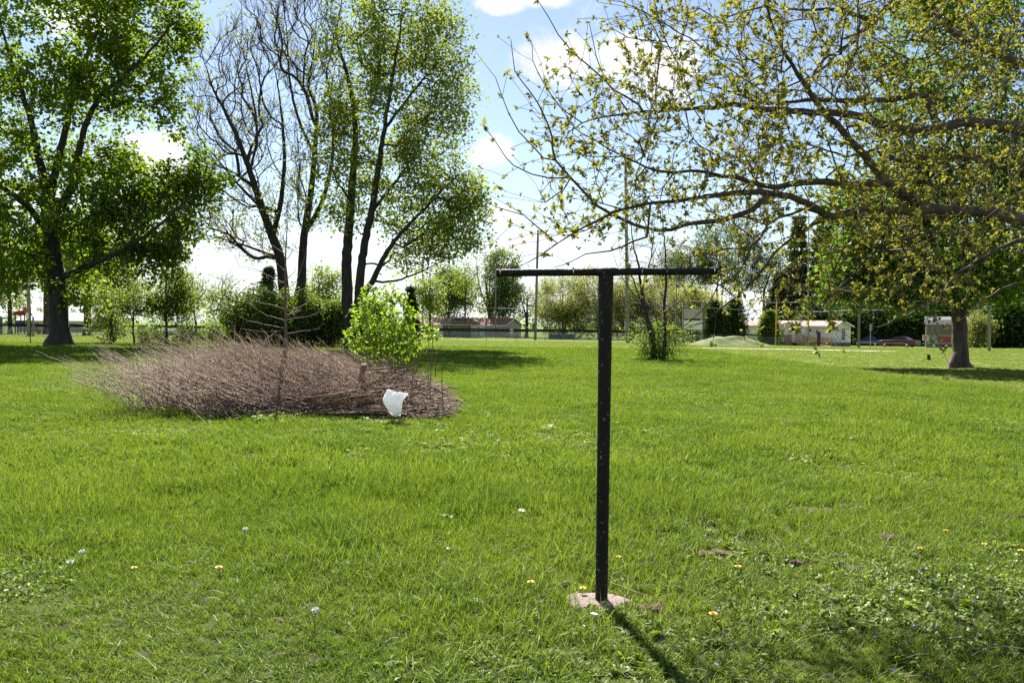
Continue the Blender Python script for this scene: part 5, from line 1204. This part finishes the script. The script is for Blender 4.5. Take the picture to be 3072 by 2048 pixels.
finish_tree('bare_sapling', s, r, sb_, None, None, 'bark_sapling', None, 'small leafless sapling with level branches growing out of the brush heap', flare=1.1)
# bright sapling shrub
s = Skel(); lb = B(1175, 19); 
for (tx, ty, dd) in ((1085, 905, .3), (1120, 860, -.3), (1150, 895, .5), (1180, 850, -.4), (1215, 880, .2), (1240, 930, -.3), (1130, 960, .6), (1060, 960, 0), (1200, 980, -.6), (1235, 990, .4), (1095, 855, .1), (1040, 985, -.3)):
    bx_ = 1175+(tx-1175)*.28; s.limb([W(bx_, 1195, 19+dd*.3), W(bx_*.6+tx*.4, (1195+ty)*.5+15, 19+dd*.6), W(tx, ty, 19+dd)], .016, .004, step=.15, attach=False, wob=.01)
T = np.vstack([in_blob(170, *pxblob(1150, 950, 95, 100, 19)), in_blob(110, *pxblob(1190, 1020, 75, 80, 19)), in_blob(25, *pxblob(1085, 1000, 60, 60, 19)), in_blob(14, *pxblob(1290, 1000, 35, 40, 18.5)), in_blob(22, *pxblob(1120, 1090, 50, 40, 19))])
ends = s.connect(T, .15, .02, .4, .2); r = s.radii(.003, .02, 2.3)
allp = s.P[np.array([i for i in range(s.n) if s.P[i, 2] > .8])]; LV, LF = leaf_cloud(allp, 6, .05, .105, .7, None, droop=.7)
finish_tree('sapling_shrub', s, r, lb, LV, LF, 'bark_sapling', 'leaf_bright', 'bright lime green sapling shrub growing from the right end of the brush heap', 'shrub', flare=0)
# plastic bag: a crumpled sheet caught on the stalks
bo = W(1182, 1213, 14.25); n = 26; vs = []; fs = []
outl = lambda v: (np.interp(v, [0, .35, 1], [-.30, -.52, -.08]), np.interp(v, [0, .35, 1], [.62, .40, .28]))
sc_ = 68/FPX*14.25
for layer in (0, 1):
    for j in range(n+1):
        v = j/n; l_, r_ = outl(v)
        for i in range(n+1):
            u = i/n; x_ = (l_+(r_-l_)*u)*sc_; z_ = (.56-v*1.06+ (.10*abs(u-.5)*2 if v < .3 else 0)*(-1 if u > .5 else 1)*(.3-v)*3)*sc_
            bul = .10*math.sin(math.pi*u)*math.sin(math.pi*min(1, v*1.05+.02)); cr = .012*math.sin(u*13+v*7)+.010*math.sin(u*5-v*17+layer)+.006*math.sin(u*31+v*23)
            vs.append((x_, (-bul if layer == 0 else bul*.8)+cr, z_+.01*math.sin(u*9+layer)))
for layer in (0, 1):
    o_ = layer*(n+1)**2
    for j in range(n):
        for i in range(n): a = o_+j*(n+1)+i; fs.append((a, a+1, a+n+2, a+n+1))
bag = MB().add(vs, fs, True).build('plastic_bag', MAT['bag_film'], None, bo); tag(bag, 'torn white plastic bag caught in the brush heap', 'bag')
o = MB().lathe([(.01, 0), (.05, .01), (.06, .04), (.045, .08), (.01, .09)], 9).build('crumpled_paper', MAT['puff'], None, B(1292, 17.5)+Vector((0, 0, .25))); tag(o, 'crumpled white litter among the dead stalks', 'litter')

# ---------------------------------------------------------------- weeds with large leaves in front of the heap
def big_weed(px, py, n_, L, label, seed):
    rg_ = np.random.default_rng(seed); base = G(px, py); root = empty('broad_leaf_weed', base, label, 'weed', 'broad-leaved weeds round the brush heap')
    for k in range(n_):
        a = 2*math.pi*k/n_+rg_.uniform(-.4, .4); l_ = L*rg_.uniform(.6, 1.15); el = rg_.uniform(.25, 1.0); vs = []; fs = []; m_ = 7
        for j in range(m_):
            t = j/(m_-1); r_ = l_*t*math.cos(el*(1-.5*t)); z_ = l_*t*math.sin(el)*(1-.45*t*t); wd = l_*.27*math.sin(math.pi*min(1, .12+t*.9))**.8+.002
            for q in (-1, 0, 1):
                ox, oy = -math.sin(a)*wd*q, math.cos(a)*wd*q; vs.append((math.cos(a)*r_+ox, math.sin(a)*r_+oy, z_+.03*wd*0+(abs(q)*.25*wd)+.01*math.sin(j*2+q)))
        for j in range(m_-1):
            for q in (0, 1): fs.append((3*j+q, 3*j+q+1, 3*j+q+4, 3*j+q+3))
        MB().add(vs, fs, True).build('leaf', MAT['weed'], root)
for i, (px, py, n_, L, lab) in enumerate(((800, 1265, 11, .34, 'largest dark broad-leaved weed at the front of the heap'), (735, 1262, 6, .22, 'broad-leaved weed left of the largest one'), (865, 1272, 6, .2, 'pale broad-leaved weed right of the largest one'), (1235, 1258, 7, .24, 'broad-leaved weed below the dead stalks'),
                                          (1285, 1252, 8, .24, 'broad-leaved weed at the right end of the heap'), (1185, 1250, 6, .2, 'broad-leaved weed under the white bag'), (650, 1255, 7, .22, 'bright broad-leaved weed at the left front of the heap'), (1095, 1262, 5, .18, 'low broad-leaved weed under the log stub'),
                                          (1640, 1295, 7, .24, 'broad-leaved weed in the open lawn left of the post'), (1335, 1300, 4, .15, 'single pale broad-leaved weed in the lawn'), (420, 1312, 6, .16, 'low pale weed left of the heap'), (60, 1225, 5, .16, 'pale weed at the far left of the lawn'), (1560, 1560, 0, 0, ''), (1690, 1570, 8, .13, 'broad-leaved weed just left of the post'), (1340, 1560, 7, .13, 'weed in the hollow of the tall grass'))):
    if n_: big_weed(px, py, n_, L, lab, 40+i)

# ---------------------------------------------------------------- grass
SRC = bpy.data.collections.new('grass_sources')            # blade tufts that the grass object scatters; not linked to the scene
def tuft(nb, rad, h, wd, lean, seed, mat='grass_blade', segs=3):
    rg_ = np.random.default_rng(seed); V = []; F = []; b0 = 0
    for k in range(nb):
        a = rg_.uniform(0, 6.283); q = rad*math.sqrt(rg_.uniform()); x, y = q*math.cos(a), q*math.sin(a); d = rg_.uniform(0, 6.283); l_ = h*rg_.uniform(.45, 1.15); ln = lean*rg_.uniform(.2, 1.3); w_ = wd*rg_.uniform(.7, 1.3); f = rg_.uniform(0, 6.283)
        dx, dy = math.cos(d), math.sin(d); sx, sy = -math.sin(f), math.cos(f)
        for j in range(segs):
            t = j/segs; c = (x+dx*ln*l_*t*t, y+dy*ln*l_*t*t, l_*t*(1-.25*ln*t)); ww = w_*(1-.35*t)*.5
            V += [(c[0]-sx*ww, c[1]-sy*ww, c[2]), (c[0]+sx*ww, c[1]+sy*ww, c[2])]
        V.append((x+dx*ln*l_, y+dy*ln*l_, l_*(1-.25*ln)))
        for j in range(segs-1): F.append((b0+2*j, b0+2*j+1, b0+2*j+3, b0+2*j+2))
        F.append((b0+2*segs-2, b0+2*segs-1, b0+2*segs)); b0 = len(V)
    me = bpy.data.meshes.new('tuft'); me.from_pydata(V, [], F); me.materials.append(MAT[mat]); return me
def weedtuft(nl_, rad, L, seed):
    rg_ = np.random.default_rng(seed); n = nl_; c = np.zeros((n, 3)); a = rg_.uniform(0, 6.283, n); q = rad*np.sqrt(rg_.uniform(0, 1, n)); c[:, 0] = q*np.cos(a); c[:, 1] = q*np.sin(a); c[:, 2] = rg_.uniform(.008, .05, n)
    V = []; F = []
    for k in range(n):
        d = rg_.uniform(0, 6.283); l_ = L*rg_.uniform(.5, 1.2); el = rg_.uniform(-.1, .7); ax = np.array([math.cos(d)*math.cos(el), math.sin(d)*math.cos(el), math.sin(el)]); sx = np.array([-math.sin(d), math.cos(d), rg_.uniform(-.4, .4)]); w_ = l_*rg_.uniform(.32, .5); b0 = len(V)
        up = np.array([0, 0, .12*l_])
        V += [c[k], c[k]+ax*l_*.3+sx*w_+up, c[k]+ax*l_*.72+sx*w_*.75+up, c[k]+ax*l_-up*.4, c[k]+ax*l_*.72-sx*w_*.75+up, c[k]+ax*l_*.3-sx*w_+up]; F += [(b0, b0+1, b0+2, b0+3), (b0, b0+3, b0+4, b0+5)]
    me = bpy.data.meshes.new('weed_tuft'); me.from_pydata([tuple(v) for v in V], [], F); me.materials.append(MAT['weed']); return me
def source(name, me):
    o = bpy.data.objects.new(name, me); SRC.objects.link(o); return o
def scatter_tree(coll):
    ng = bpy.data.node_groups.new('scatter', 'GeometryNodeTree')
    ng.interface.new_socket('Geometry', in_out='INPUT', socket_type='NodeSocketGeometry'); ng.interface.new_socket('Geometry', in_out='OUTPUT', socket_type='NodeSocketGeometry')
    b_ = NB(ng); gi = b_.n('NodeGroupInput'); go = b_.n('NodeGroupOutput')
    ci = b_.n('GeometryNodeCollectionInfo'); ci.inputs['Collection'].default_value = coll; ci.inputs['Separate Children'].default_value = True; ci.inputs['Reset Children'].default_value = True
    def at(nm, ty): q = b_.n('GeometryNodeInputNamedAttribute', data_type=ty); q.inputs['Name'].default_value = nm; return q.outputs[0]
    mp = b_.n('GeometryNodeMeshToPoints', inp={'Mesh': gi.outputs[0]})
    ip = b_.n('GeometryNodeInstanceOnPoints', inp={'Points': mp.outputs[0], 'Instance': ci.outputs[0], 'Pick Instance': True})
    ng.links.new(at('pick', 'INT'), ip.inputs['Instance Index']); ng.links.new(at('rot', 'FLOAT_VECTOR'), ip.inputs['Rotation']); ng.links.new(at('scl', 'FLOAT_VECTOR'), ip.inputs['Scale'])
    ng.links.new(ip.outputs[0], go.inputs[0]); return ng
def scatter(name, P_, pick, rot, scl, coll, label, cat):
    me = bpy.data.meshes.new(name); me.vertices.add(len(P_)); me.vertices.foreach_set('co', np.ascontiguousarray(P_, np.float32).ravel())
    a = me.attributes.new('pick', 'INT', 'POINT'); a.data.foreach_set('value', pick.astype(np.int32))
    a = me.attributes.new('rot', 'FLOAT_VECTOR', 'POINT'); a.data.foreach_set('vector', rot.astype(np.float32).ravel())
    a = me.attributes.new('scl', 'FLOAT_VECTOR', 'POINT'); a.data.foreach_set('vector', scl.astype(np.float32).ravel())
    o = link(name, me, None); md = o.modifiers.new('scatter', 'NODES'); md.node_group = scatter_tree(coll); tag(o, label, cat, kind='stuff'); return o
# sources 0-3 near short grass, 4-5 long grass, 6-7 mid clumps, 8-9 far clumps, a-d weeds
cols = {}
def coll_of(nm, meshes):
    c = bpy.data.collections.new(nm)
    for i, me in enumerate(meshes): c.objects.link(bpy.data.objects.new('%s_%02d' % (nm, i), me))
    return c
near_c = coll_of('near_tufts', [tuft(16, .035, .075, .0042, .7, 1), tuft(16, .04, .085, .0045, .9, 2), tuft(14, .035, .10, .0042, .8, 3), tuft(12, .03, .065, .005, 1.0, 4), tuft(14, .045, .16, .0052, 1.1, 5), weedtuft(12, .06, .035, 6), weedtuft(9, .06, .05, 7), weedtuft(16, .07, .028, 8)])
mid_c = coll_of('mid_tufts', [tuft(42, .12, .10, .008, .8, 11), tuft(42, .12, .12, .008, .9, 12), tuft(36, .11, .085, .009, .9, 13), tuft(26, .12, .19, .009, 1.1, 14), weedtuft(26, .14, .06, 15), weedtuft(20, .13, .075, 16)])
far_c = coll_of('far_tufts', [tuft(60, .30, .12, .022, .8, 21), tuft(60, .30, .14, .022, .9, 22), tuft(52, .32, .09, .024, .9, 23)])
def field(n, y0, y1, wide=1.35, pad=1.5):
    """points uniform on the ground between two depths, a little wider than the view"""
    y = np.sqrt(RNG.uniform(y0*y0, y1*y1, n)); x = RNG.uniform(-1, 1, n)*(y*.62*wide+pad); return x, y
foot = Vector((pb.x+fc.x, pb.y+fc.y, 0))
SOIL_SPOTS = ((2440, 1540, .30, .17, 'bare earth scrape in the weedy lawn'), (2560, 1525, .20, .09, 'thin bare earth streak'), (2680, 1620, .13, .10, 'round bare earth spot'), (2150, 1670, .15, .08, 'bare earth beside the post'), (1960, 1838, .11, .05, 'bare earth right of the footing'), (2400, 1700, .07, .04, 'small bare earth spot'), (3050, 1560, .14, .04, 'bare earth streak at the lawn edge'), (1690, 1772, .06, .03, 'bare earth behind the footing'))
SOILS = [(G(a, b_).x, G(a, b_).y, rx*1.15, ry*1.3) for a, b_, rx, ry, _ in SOIL_SPOTS]
PATH = np.array([(q.x, q.y) for q in (B(-250, 68), B(180, 69), B(800, 70), B(1400, 69.5), B(2100, 68), B(2400, 66), B(2690, 62.5), Vector((32, 40, 0)))])
def lay(x, y, kind):
    keep = ((x-foot.x)**2/.20**2+(y-foot.y)**2/.175**2) > 1
    keep &= ~((x > HX0+.35) & (x < HX1-.25) & (y > HY0+.5) & (y < HY1-.4) & (RNG.uniform(0, 1, len(x)) < .75))
    for (sx_, sy_, sa, sb2) in SOILS: keep &= ~((((x-sx_)/sa)**2+((y-sy_)/sb2)**2 < 1.0) & (RNG.uniform(0, 1, len(x)) < .8))
    if kind == 'far': keep &= ~((np.abs(y-np.interp(x, PATH[:, 0], PATH[:, 1])) < np.where(x > 14, 1.3, .7)) & (RNG.uniform(0, 1, len(x)) < .96))
    if kind == 'near':
        soil = vnoise(x, y, 2.3, 31)*.6+vnoise(x, y, 6.0, 32)*.4; keep &= ~((soil > .72) & (y < 7.5) & (x > -.3) & (RNG.uniform(0, 1, len(x)) < .7))
    return x[keep], y[keep]
def weediness(x, y):
    w_ = vnoise(x, y, .55, 33)*.6+vnoise(x, y, 1.8, 34)*.4
    near_right = np.clip((x+.6)/1.6, 0, 1)*np.clip((8.5-y)/2.5, 0, 1)
    near_all = np.clip((5.2-y)/1.8, 0, 1)*.5
    band = np.exp(-((y-12.6)/1.3)**2)*np.clip((x+4)/3, 0, 1)*np.clip((4-x)/3, 0, 1)*.35
    front = np.exp(-((y-14.1)/.55)**2)*((x > HX0-.3) & (x < HX1+1.2))*.5
    return np.clip(front*.6+w_-.60+.20*near_right+.08*near_all+band, 0, .26)
def mownness(x, y): return np.maximum(np.clip((x-13)/2, 0, 1), np.clip((y-62)/6, 0, 1))
def go(name, coll, ranges, n, y0, y1, label, base_s, tall_idx, short_idx, weed_idx):
    x, y = field(n, y0, y1); x, y = lay(x, y, ranges); n = len(x); z = gz(x, y)-.004
    wn = weediness(x, y); u = RNG.uniform(0, 1, n); tall = vnoise(x, y, .8, 41)*.65+vnoise(x, y, 2.4, 42)*.35
    pick = RNG.choice(short_idx, n); tl = (u > .90) & (tall > .5); pick[tl] = RNG.choice(tall_idx, tl.sum())
    if weed_idx: wk = RNG.uniform(0, 1, n) < wn*1.5; pick[wk] = RNG.choice(weed_idx, wk.sum())
    else: wk = np.zeros(n, bool)
    hs = base_s*(.42+1.2*tall)*RNG.uniform(.75, 1.25, n)*(1-.45*mownness(x, y)); lush = np.clip((y-5.0)/2.5, 0, 1)*np.clip((11.5-y)/2.5, 0, 1)*np.clip((2.5-x)/2, 0, 1); hs *= 1+.35*lush; hs *= .68+.32*np.clip((y-5.2)/2.0, 0, 1)
    ws = base_s*RNG.uniform(.8, 1.2, n); q_ = base_s*RNG.uniform(.4, 1.0, wk.sum()); hs[wk] = q_; ws[wk] = q_
    scl = np.stack([ws, ws, hs], 1); rot = np.stack([RNG.normal(0, .10, n), RNG.normal(0, .10, n)+.08, RNG.uniform(0, 6.283, n)], 1)
    return scatter(name, np.stack([x, y, z], 1), pick, rot, scl, coll, label, 'grass')
go('grass', near_c, 'near', 64000, 2.3, 9.0, 'short lush grass and small weeds of the near lawn', 1.0, [4], [0, 1, 2, 3], [5, 6, 7])
go('grass', mid_c, 'mid', 95000, 8.0, 36.0, 'lush grass of the middle lawn', 1.0, [3], [0, 1, 2], [4, 5])
go('grass', far_c, 'far', 60000, 33.0, 98.0, 'grass of the far lawn', .8, [1], [0, 1, 2], [])

# ---------------------------------------------------------------- flowers
def puff_proto():
    r_ = empty('dandelion_clock', (0, 0, 0), 'white dandelion seed head in the grass', 'dandelion', 'white dandelion seed heads')
    MB().tube([(0, 0, 0), (.008, 0, .08), (.012, .004, .15)], .0022, 5).build('stem', MAT['stem_green'], r_)
    sp_ = []; 
    for v in unit(70, np.random.default_rng(5)): c = np.array([.012, .004, .158]); sp_.append((np.stack([c+v*.004, c+v*.012, c+v*.019]), .0009, .0022))
    V, F = stems(sp_, 3); link('seed_head', np_mesh('seed_head', V, F), MAT['puff'], r_); return r_
def flower_proto():
    r_ = empty('dandelion_flower', (0, 0, 0), 'yellow dandelion flower in the grass', 'dandelion', 'yellow dandelion flowers')
    MB().tube([(0, 0, 0), (.004, 0, .05), (.006, .002, .085)], .0022, 5).build('stem', MAT['stem_green'], r_)
    vs = []; fs = []; rg_ = np.random.default_rng(9)
    for ring_, (l_, el, m_) in enumerate(((.020, .15, 18), (.015, .55, 14), (.010, 1.0, 9))):
        for k in range(m_):
            a = 6.283*k/m_+rg_.uniform(-.1, .1); b0 = len(vs); c = np.array([.006, .002, .086]); d = np.array([math.cos(a)*math.cos(el), math.sin(a)*math.cos(el), math.sin(el)]); q = np.array([-math.sin(a), math.cos(a), 0])*.0032
            vs += [tuple(c-q*.4), tuple(c+q*.4), tuple(c+d*l_+q), tuple(c+d*l_-q)]; fs.append((b0, b0+1, b0+2, b0+3))
    MB().add(vs, fs).build('petals', MAT['petal_yellow'], r_); return r_
def where(what, p_):
    if (p_-pb).length < .75: return what+' close to the clothes post footing'
    if p_.x > 13.0: return what+' on the mown lawn towards the shade maple'
    if p_.y > 30: return what+' on the far lawn before the ball field'
    if p_.x < HX0-.2 and p_.y > 9: return what+' in the lawn left of the brush heap'
    if p_.x < HX1+1.5 and p_.y > 9: return what+' in the grass in front of the brush heap'
    if p_.y > 9: return what+' in the open lawn behind the clothes post'
    if p_.x > pb.x+.2: return what+' in the weedy lawn right of the clothes post'
    return what+' in the near lawn left of the clothes post'
def place_copies(proto, spots, smin=1.0):
    what = proto['label'].split(' in the')[0]
    for i, (px, py) in enumerate(spots):
        p_ = G(px, py); o = proto if i == 0 else copy_tree(proto); o.location = p_; o.rotation_euler.z = RNG.uniform(0, 6.28); o['label'] = where(what, p_); k = RNG.uniform(.9, 1.25); o.scale = (k, k, k*smin*.75)
place_copies(puff_proto(), [(735, 1632), (245, 1706), (207, 1745), (945, 1892), (1190, 1282), (1420, 1318), (1475, 1330), (1485, 1352), (1497, 1348), (1645, 1336), (1850, 1235), (2480, 1258), (2415, 1205), (2535, 1195), (2595, 1180), (2625, 1172), (2565, 1165), (2868, 1178), (3055, 1215), (2428, 1150), (2120, 1145), (2050, 1105), (1960, 1140), (2300, 1128), (2240, 1170), (1500, 1120), (1560, 1135), (1620, 1095), (1450, 1150), (1395, 1135), (1650, 1170), (2555, 1340), (2315, 1225), (2205, 1200), (2040, 1190), (520, 1090), (330, 1130), (390, 1098), (60, 1180), (20, 1222), (2890, 1155), (2960, 1200), (2700, 1180), (2750, 1220), (2380, 1185), (2690, 1260), (2130, 1270), (1930, 1205)], .9)
place_copies(flower_proto(), [(1745, 1795), (1852, 1700), (2135, 1880), (1592, 1780), (2640, 1583), (2835, 1612), (2758, 1670), (2950, 1655), (3060, 1675), (2590, 1405), (2700, 1245), (2440, 1200), (2365, 1235), (2470, 1150), (1385, 1328), (1045, 1365), (92, 1260), (80, 1240), (1648, 1385), (1765, 1315), (1850, 1280), (1530, 1130), (1600, 1165), (310, 1105), (2880, 1205), (2330, 1265), (1150, 1290), (660, 1735), (400, 1730), (2210, 1730)], 1.0)
# violets and tiny flowers: far too many to count
n = 420; x = RNG.uniform(-.4, 4.6, n); y = RNG.uniform(3.0, 9.5, n); ok = (x < y*.66) & (RNG.uniform(0, 1, n) < np.clip((x+.6)/2.2, .1, 1)); x, y = x[ok], y[ok]; n = len(x)
c = np.stack([x, y, gz(x, y)+RNG.uniform(.035, .075, n)], 1); c = np.repeat(c, 5, 0); LV, LF = leaves(c, .013, .8, flat=.2, droop=0)
o = link('violets', np_mesh('violets', LV, LF), MAT['petal_violet']); tag(o, 'scattered purple violets in the weedy lawn near the post', 'violets', kind='stuff')
n = 650; x, y = field(n, 24, 92); keep = RNG.uniform(0, 1, n) < np.clip((x+25)/40, .15, 1); x, y = x[keep], y[keep]; n = len(x); c = np.stack([x, y, gz(x, y)+RNG.uniform(.10, .16, n)], 1); c = np.repeat(c, 4, 0); LV, LF = leaves(c+RNG.normal(0, .01, c.shape), .035, .9, flat=.2, droop=0)
o = link('clover_flowers', np_mesh('clover_flowers', LV, LF), MAT['puff']); tag(o, 'tiny white flowers sprinkled over the far lawn', 'flowers', kind='stuff')
# dead grass and straw in the near lawn
sp = []
for i in range(500):
    x = RNG.uniform(-2.5, 3.2); y = RNG.uniform(3.1, 8.0)
    if abs(x) > y*.66 or (x < 0 and RNG.uniform() < .6): continue
    a = RNG.uniform(0, 6.28); L = RNG.uniform(.04, .16); d = np.array([math.cos(a), math.sin(a), RNG.uniform(-.1, .35)]); p0 = np.array([x, y, gzf(x, y)+RNG.uniform(.02, .06)]); sp.append((np.stack([p0, p0+d*L*.5+np.array([0, 0, .01]), p0+d*L]), .0016, .0009))
V, F = stems(sp); o = link('dead_straw', np_mesh('dead_straw', V, F), MAT['pale_stem']); tag(o, 'bits of dry straw lying in the near lawn', 'straw', kind='stuff')
# twigs by the footing
for pl, lab in (([(1825, 1768), (1860, 1778), (1900, 1795), (1960, 1815), (2000, 1822)], 'long dry twig lying right of the post footing'), ([(1870, 1965), (1905, 1968), (1938, 1975)], 'short dry twig beside the post shadow'), ([(1990, 1965), (2010, 1960), (2032, 1962)], 'short dry twig right of the post shadow'), ([(1852, 1908), (1866, 1914), (1876, 1926)], 'bent twig left of the post shadow')):
    Q = np.array([G(x_, y_)+Vector((0, 0, .05)) for x_, y_ in pl]); V, F = stems([(Q, .0032, .0018)], 5); o = link('fallen_twig', np_mesh('fallen_twig', V, F), MAT['pale_stem']); tag(o, lab, 'twig', 'twigs lying near the post')
# bare soil patches
def soil_patch(px, py, rx, ry, label, seed):
    rg_ = random.Random(seed); c = G(px, py); n = 22; vs = [(0, 0, .038)]; fs = []
    for ring_, (f, z_) in enumerate(((.5, .040), (.8, .028), (1.0, -.01))):
        for k in range(n): a = 6.283*k/n; q = f*(1+.22*math.sin(a*3+seed)+.12*math.sin(a*7+2*seed)); vs.append((rx*q*math.cos(a), ry*q*math.sin(a), z_+rg_.uniform(-.014, .018)))
    for k in range(n): k2 = (k+1) % n; fs.append((0, 1+k, 1+k2)); [fs.append((1+r_*n+k, 1+r_*n+k2, 1+(r_+1)*n+k2, 1+(r_+1)*n+k)) for r_ in (0, 1)]
    o = MB().add(vs, fs, True).build('bare_soil', MAT['dirt'], None, c); tag(o, label, 'soil', kind='structure')
for i, (px, py, rx, ry, lab) in enumerate(SOIL_SPOTS): soil_patch(px, py, rx, ry, lab, i+1)

# ---------------------------------------------------------------- birds
def bird(px, py, D, label, flying, rz_):
    p_ = W(px, py, D) if flying else G(px, py); b_ = empty('robin', p_, label, 'bird', rz=rz_); z0 = 0 if flying else .085
    bm = bmesh.new(); prof = [(-.115, .002, .004), (-.085, .018, .016), (-.045, .032, .034), (0, .038, .040), (.035, .034, .036), (.06, .024, .027), (.075, .023, .025), (.095, .018, .020), (.105, .008, .009), (.122, .001, .001)]; m_ = 10; rings = []
    for x_, ry_, rz2 in prof:
        lift = np.interp(x_, [-.1, .03, .08, .12], [-.01, 0, .028, .026])*(1 if not flying else .4); rings.append([bm.verts.new((x_, ry_*math.cos(6.283*k/m_), z0+lift+rz2*math.sin(6.283*k/m_))) for k in range(m_)])
    tail = [bm.verts.new(q) for q in ((-.115, -.012, z0-.008), (-.20, -.022, z0-.02), (-.20, .022, z0-.02), (-.115, .012, z0-.008))]; bm.faces.new(tail)
    for r0_, r1_ in zip(rings[:-1], rings[1:]):
        for k in range(m_): bm.faces.new((r0_[k], r0_[(k+1) % m_], r1_[(k+1) % m_], r1_[k]))
    bm.faces.new(rings[0][::-1]); bm.faces.new(rings[-1])
    if flying:
        for sgn in (-1, 1):
            q = [bm.verts.new(v) for v in ((.04, sgn*.03, .02), (.055, sgn*.09, .11), (.03, sgn*.12, .20), (-.02, sgn*.11, .19), (-.03, sgn*.08, .10), (-.03, sgn*.03, .01))]; bm.faces.new(q)
    else:
        for sgn in (-1, 1):
            q = [bm.verts.new(v) for v in ((.02, sgn*.034, z0+.02), (.0, sgn*.043, z0+.0), (-.06, sgn*.036, z0-.005), (-.12, sgn*.016, z0-.006), (-.06, sgn*.03, z0+.022))]; bm.faces.new(q)
            lg = MB().tube([(.005, sgn*.014, z0-.03), (-.004, sgn*.014, .02), (.012, sgn*.014, -.005)], .0028, 5); lg.build('leg', MAT['bark_twig'], b_)
    me = bpy.data.meshes.new('body'); bmesh.ops.recalc_face_normals(bm, faces=bm.faces); bm.to_mesh(me); bm.free(); me.polygons.foreach_set('use_smooth', [True]*len(me.polygons)); o = link('body', me, MAT['bird_brown'], b_)
    MB().lathe([(.004, -.028), (.022, -.022), (.03, -.006), (.026, .008)], 9, (.03, 0, z0-.006)).build('breast', MAT['bird_breast'], b_); MB().tube([(.115, 0, z0+.026*(1 if not flying else .4)), (.138, 0, z0+.022*(1 if not flying else .4))], [.005, .001], 6).build('beak', MAT['yellow_paint'], b_)
bird(2787, 1077, 34, 'robin flying low over the mown lawn beside the shade maple', True, R(172)); bird(2778, 1149, 26, 'robin standing on the sunlit mown lawn', False, R(15)); bird(2838, 1145, 26.5, 'robin standing at the edge of the shade of the maple', False, R(150))

# ---------------------------------------------------------------- person at the dugout
pp_ = B(1347, 140); person = empty('person', pp_, 'person in dark clothes walking past the dugout', 'person')
def skinned(name, joints, edges, mat, par):
    me = bpy.data.meshes.new(name); me.from_pydata([j[0] for j in joints], edges, []); o = link(name, me, MAT[mat], par); md = o.modifiers.new('skin', 'SKIN'); md.use_smooth_shade = True
    for i, j in enumerate(joints): me.skin_vertices[0].data[i].radius = (j[1], j[1]*j[2])
    me.skin_vertices[0].data[0].use_root = True; sb2 = o.modifiers.new('sub', 'SUBSURF'); sb2.levels = 1; sb2.render_levels = 1; return o
J = [((0, 0, .92), .15, .75), ((0, 0, 1.15), .14, .75), ((0, .0, 1.38), .16, .7), ((0, -.01, 1.5), .06, 1), ((.0, -.02, 1.58), .07, 1), ((.0, -.02, 1.7), .085, 1.1),
     ((.20, 0, 1.40), .06, 1), ((.27, -.03, 1.14), .048, 1), ((.24, -.14, .93), .038, 1), ((.25, -.19, .85), .035, 1), ((-.20, 0, 1.40), .06, 1), ((-.27, .03, 1.14), .048, 1), ((-.29, -.02, .90), .038, 1), ((-.29, -.05, .82), .035, 1),
     ((.09, 0, .84), .09, 1), ((.13, -.10, .47), .065, 1), ((.14, -.04, .08), .045, 1), ((.15, -.17, .04), .04, 1), ((-.09, 0, .84), .09, 1), ((-.12, .08, .47), .065, 1), ((-.13, .22, .10), .045, 1), ((-.13, .10, .04), .04, 1)]
E = [(0, 1), (1, 2), (2, 3), (3, 4), (4, 5), (2, 6), (6, 7), (7, 8), (8, 9), (2, 10), (10, 11), (11, 12), (12, 13), (0, 14), (14, 15), (15, 16), (16, 17), (0, 18), (18, 19), (19, 20), (20, 21)]
skinned('body', J, E, 'cloth_dark', person)
MB().lathe([(.02, 1.56), (.07, 1.58), (.092, 1.66), (.088, 1.72), (.03, 1.79)], 10, (0, -.03, 0)).build('head', MAT['skin'], person)
MB().lathe([(.098, 1.67), (.103, 1.73), (.07, 1.80), (.02, 1.82)], 10, (0, -.01, 0)).build('hair', MAT['hair'], person)
